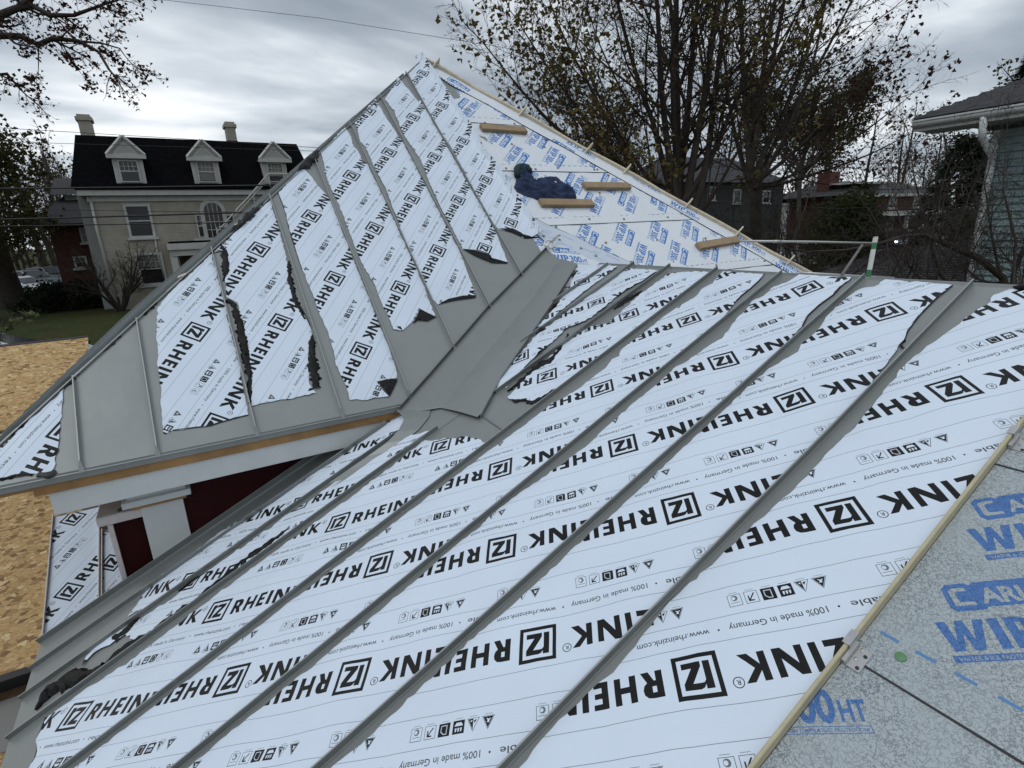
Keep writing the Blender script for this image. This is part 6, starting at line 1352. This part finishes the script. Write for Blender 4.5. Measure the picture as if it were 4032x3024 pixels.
# bare shrub in front of the cream house
sh = Tree(24); base = at(480, 1240, 29); base[2] = 0
SHR = dict(seg=[7, 6, 5, 4], taper=[.3, .3, .4, .5], wig=[.07, .12, .16, .2], up=[.02, .0, .0, .0], k=[6, 4, 3, 3], kids=[7, 6, 4], start=[.2, .15, .1], ang=[(25, 50), (25, 55), (30, 60)], len=[.5, .5, .5], rk=[.55, .55, .6], rmin=.008)
for k in range(9): a = k * .9; sh.limb(base + V3(.1 * math.cos(a), .1 * math.sin(a), 0), V3(math.cos(a) * .6, math.sin(a) * .6, 1.1), 3.0, .075, 0, SHR)
finish_tree(sh, 'bare_shrub', 'bare rounded shrub in front of the cream house wall', 'shrub', base, M_BARK)
hg = Tree(25); base = at(370, 1215, 31); base[2] = 0
for k in range(60): hg.limb(base + V3(hg.rg.uniform(-2.4, 1.6), hg.rg.uniform(-.7, .7), 0), V3(hg.rg.gauss(0, .4), hg.rg.gauss(0, .4), 1), 1.2, .03, 1, SHR)
finish_tree(hg, 'hedge', 'dark clipped hedge at the foot of the brick wing', 'hedge', base, M_BARK, LM_EVER, hg.leaves(.13, .8, 2, .12))
# thicket in front of the teal house
tk = Tree(26); base = at(3990, 1330, 7.2); base[2] = 0; root = at(3985, 1185, 7.2)
THK = dict(seg=[8, 6, 5], taper=[.3, .35, .5], wig=[.10, .15, .2], up=[.0, .0, .0], k=[5, 4, 3], kids=[9, 6], start=[.08, .1], ang=[(30, 65), (30, 70)], len=[.55, .5], rk=[.45, .6], rmin=.003)
tk.wood.tube([base, root], [.09, .07], 8, caps=False)
bough(tk, [(3985, 1190), (3945, 1090), (3850, 1015), (3740, 965), (3640, 925), (3560, 930), (3460, 960), (3330, 985), (3200, 990)], 7.2, .05, .010, .8, P=THK)
bough(tk, [(3985, 1190), (3990, 1080), (4020, 1000), (4080, 900)], 7.0, .035, .012, .9, P=THK)
bough(tk, [(3985, 1190), (3930, 1050), (3900, 900), (3880, 750)], 7.4, .025, .008, .9, P=THK)
bough(tk, [(3985, 1190), (4000, 950), (3950, 750), (3960, 600)], 6.6, .02, .006, .8, P=THK)
bough(tk, [(3800, 1180), (3700, 1080), (3650, 900), (3600, 700), (3580, 560)], 7.6, .022, .006, .8, P=THK)
bough(tk, [(3700, 1180), (3580, 1050), (3540, 850), (3500, 760)], 7.8, .018, .006, .7, P=THK)
bough(tk, [(3560, 1180), (3600, 1080), (3620, 1000), (3700, 900)], 7.4, .018, .006, .7, P=THK)
bough(tk, [(3300, 1120), (3400, 1050), (3480, 980), (3600, 850)], 8.2, .018, .006, .8, P=THK)
bough(tk, [(3150, 1060), (3120, 950), (3170, 820), (3200, 700)], 8.6, .018, .006, .8, P=THK)
for s_, (x0, x1, y0) in enumerate(((3620, 4032, 1240), (3780, 4100, 1240), (3350, 3700, 1200))):
    for k in range(6):
        x = tk.rg.uniform(x0, x1); q = at(x, y0, 7.4 + tk.rg.uniform(-.6, .9)); tk.limb(q, V3(tk.rg.gauss(0, .5), tk.rg.gauss(0, .5), 1), 1.9, .012, 0, THK)
finish_tree(tk, 'bare_thicket', 'tangle of bare twigs arching in front of the teal house and garage roof', 'bush', base, M_BARK2)
ug = Tree(27); base = at(2980, 1100, 15); base[2] = 0
for k in range(30):
    q = at(ug.rg.uniform(2620, 3480), 1000, ug.rg.uniform(12, 19)); q[2] = 0; ug.limb(q, V3(ug.rg.gauss(0, .3), ug.rg.gauss(0, .3), 1), ug.rg.uniform(2.6, 3.9), .03, 0, dict(THK, rmin=.005))
finish_tree(ug, 'bare_undergrowth', 'low tangle of bare saplings at the foot of the tall trees behind the hip', 'bush', base, M_BARK, LM_OLIVE, ug.leaves(.09, .10, 1, .06))
# conifers
def conifer(name, label, base, H, rad, seed, group=None):
    t = Tree(seed); rg = t.rg; base = V3(*base); t.wood.tube([base, base + V3(0, 0, H)], [rad * .08, .02], 7, caps=False); mb = MB()
    n = int(1500 * (H / 8) * rad)
    for i in range(n):
        h = rg.random() ** .8; r = rad * (1 - h) ** .7 * (.35 + .65 * rg.random() ** .4) * (1 + .25 * math.sin(h * 21 + i % 5)); a = rg.uniform(0, 6.283)
        c = base + V3(r * math.cos(a), r * math.sin(a), H * (.05 + .93 * h) + rg.gauss(0, .1)); sz = rg.uniform(.25, .5); u = V3(math.cos(a + rg.gauss(0, .5)), math.sin(a + rg.gauss(0, .5)), -.4 + rg.gauss(0, .3)); v = V3(-u[1], u[0], rg.gauss(0, .6)); v /= np.linalg.norm(v)
        for s in (-1, 0, 1): mb.add([c, c + u * sz * .5 + v * (.12 * s * sz - .06 * sz), c + u * sz + v * s * sz * .35, c + u * sz * .45 + v * (.12 * s * sz + .08 * sz)], [(0, 1, 2, 3)])
    return finish_tree(t, name, label, 'tree', base, M_BARK, LM_EVER, mb, group)
p = at(3740, 950, 19); conifer('cypress_tree', 'dark evergreen standing immediately left of the teal house', (p[0], p[1], 0), at(3740, 540, 19)[2], 1.7, 31)
p = at(4010, 600, 26); conifer('spruce_tree', 'dark evergreen top showing above the shingle roof of the teal house', (p[0], p[1], 0), at(4000, 210, 26)[2], 2.4, 32)
p = at(3330, 900, 32); bs_ = Tree(33); base = V3(p[0], p[1], 0)
for k in range(14): a = k * 2.4; bs_.limb(base + V3(0, 0, .6 + .2 * k), V3(math.cos(a), math.sin(a), .35), 1.2, .05, 1, MID)
finish_tree(bs_, 'round_shrub', 'broad dark green shrub in front of the brick house', 'shrub', base, M_BARK, leafmat('moss_green_leaves', [(.016, .026, .008), (.03, .042, .012), (.045, .055, .016)]), bs_.leaves(.22, .95, 5, .4))
# wood on the skyline
WOOD = dict(seg=[6, 5, 4], taper=[.25, .3, .4], wig=[.05, .12, .2], up=[.06, .05, .03], k=[5, 3, 3], kids=[16, 8], start=[.15, .15], ang=[(25, 55), (30, 60)], len=[.42, .4], rk=[.35, .5], rmin=.016)
protos = []
for s_ in range(4):
    t = Tree(40 + s_); t.limb(V3(0, 0, 0), V3(0, 0, 1), 11, .24, 0, WOOD)
    mbx = t.leaves(.3, .5 if s_ < 2 else .22, 1, .3)
    lb = 'tall nearly bare tree in the wood far behind the houses'
    o = thing('woodland_tree', (0, 0, 0), lb, 'tree', 'bare trees of the distant wood'); t.wood.build('trunk', M_BARK2 if s_ % 2 else M_BARK, o); mbx.build('crown', (LM_OLIVE, LM_RED)[s_ % 2], o); protos.append(o)
spots = []
rg = random.Random(77)
for i in range(30): # right background
    x = rg.uniform(2250, 4100); d = rg.uniform(75, 130) if i % 4 else rg.uniform(62, 75)
    if d < 76 and 3220 < x < 3760: d = rg.uniform(85, 130)
    spots.append((x, 880, d, rg.uniform(1.15, 1.6)))
for i in range(26): # left background
    x = rg.uniform(-250, 330); spots.append((x, 980, rg.uniform(48, 90), rg.uniform(.8, 1.25)))
for i in range(8): spots.append((rg.uniform(1250, 2200), 900, rg.uniform(70, 110), rg.uniform(.5, .7)))
for i, (x, y, d, sc) in enumerate(spots):
    p = at(x, y, d); loc = (p[0], p[1], 0); o = protos[i % 4] if i < 4 else copy_tree(protos[i % 4])
    o.location = loc; o.rotation_euler = (0, 0, rg.uniform(0, 6.28)); o.scale = (sc, sc, sc)
# leaf twig poking up at the lower left
tw = Tree(50); base = at(-20, 1400, 6.0); bough(tw, [(-30, 1420), (20, 1260), (60, 1235), (90, 1238)], 6.0, .008, .003, .15, P=dict(THK, rmin=.002)); finish_tree(tw, 'leafy_twig', 'pale green leafy twig in front of the lawn at the left edge', 'twig', base, M_BARK2, leafmat('pale_green_leaves', [(.10, .13, .05), (.16, .18, .08)]), tw.leaves(.06, .03, 1, .02))
# ================================================================ WIRES
M_WIRE = mat('black_cable', (.01, .01, .011), .6)
def wire(label, pts, d, r, group='power lines crossing the view'):
    d_ = d if hasattr(d, '__len__') else [d] * len(pts); P_ = [at(x, y, dd) for (x, y), dd in zip(pts, d_)]
    out_ = []
    for p, q in zip(P_, P_[1:]):
        for t in range(6): out_.append(p + (q - p) * t / 6)
    out_.append(P_[-1]); mb = MB(); mb.tube(out_, r, 5); o = mb.build('power_line', M_WIRE, None, smooth=True); tag(o, label, 'cable', group); return o
wire('thin grey cable crossing the open sky above the tower peak', [(560, -10), (1250, 70), (1950, 182), (2600, 300)], 16, .006)
wire('thick black cable level with the bottoms of the dormers', [(-60, 743), (500, 738), (1150, 728)], 17, .025)
wire('thin cable crossing the tops of the dormers of the cream house', [(-60, 500), (700, 545), (1400, 592)], 17, .008)
wire('thin cable across the dormer gables, second from the top', [(-60, 556), (700, 578), (1400, 600)], 17, .007)
wire('thin cable just above the thickest pair of cables', [(-60, 822), (600, 832), (1100, 836)], 17, .009)
wire('thick cable across the arched window of the cream house', [(-60, 866), (600, 848), (1100, 832)], 17, .026)
wire('lowest black cable over the brick wing', [(-60, 892), (600, 881), (1050, 874)], 17, .017)
wire('pale cable sagging behind the bare tree, lower of the pair', [(2600, 780), (3000, 806), (3300, 822), (3600, 810), (3900, 780)], 20, .014)
wire('dark cable behind the bare tree, upper of the pair', [(2600, 722), (3000, 742), (3300, 752), (3800, 738)], 20, .013)
wire('cable at the height of the far tree tops beside the evergreen', [(2600, 660), (3200, 650), (3600, 640), (3850, 640)], 22, .012)
# pole carrying the cables
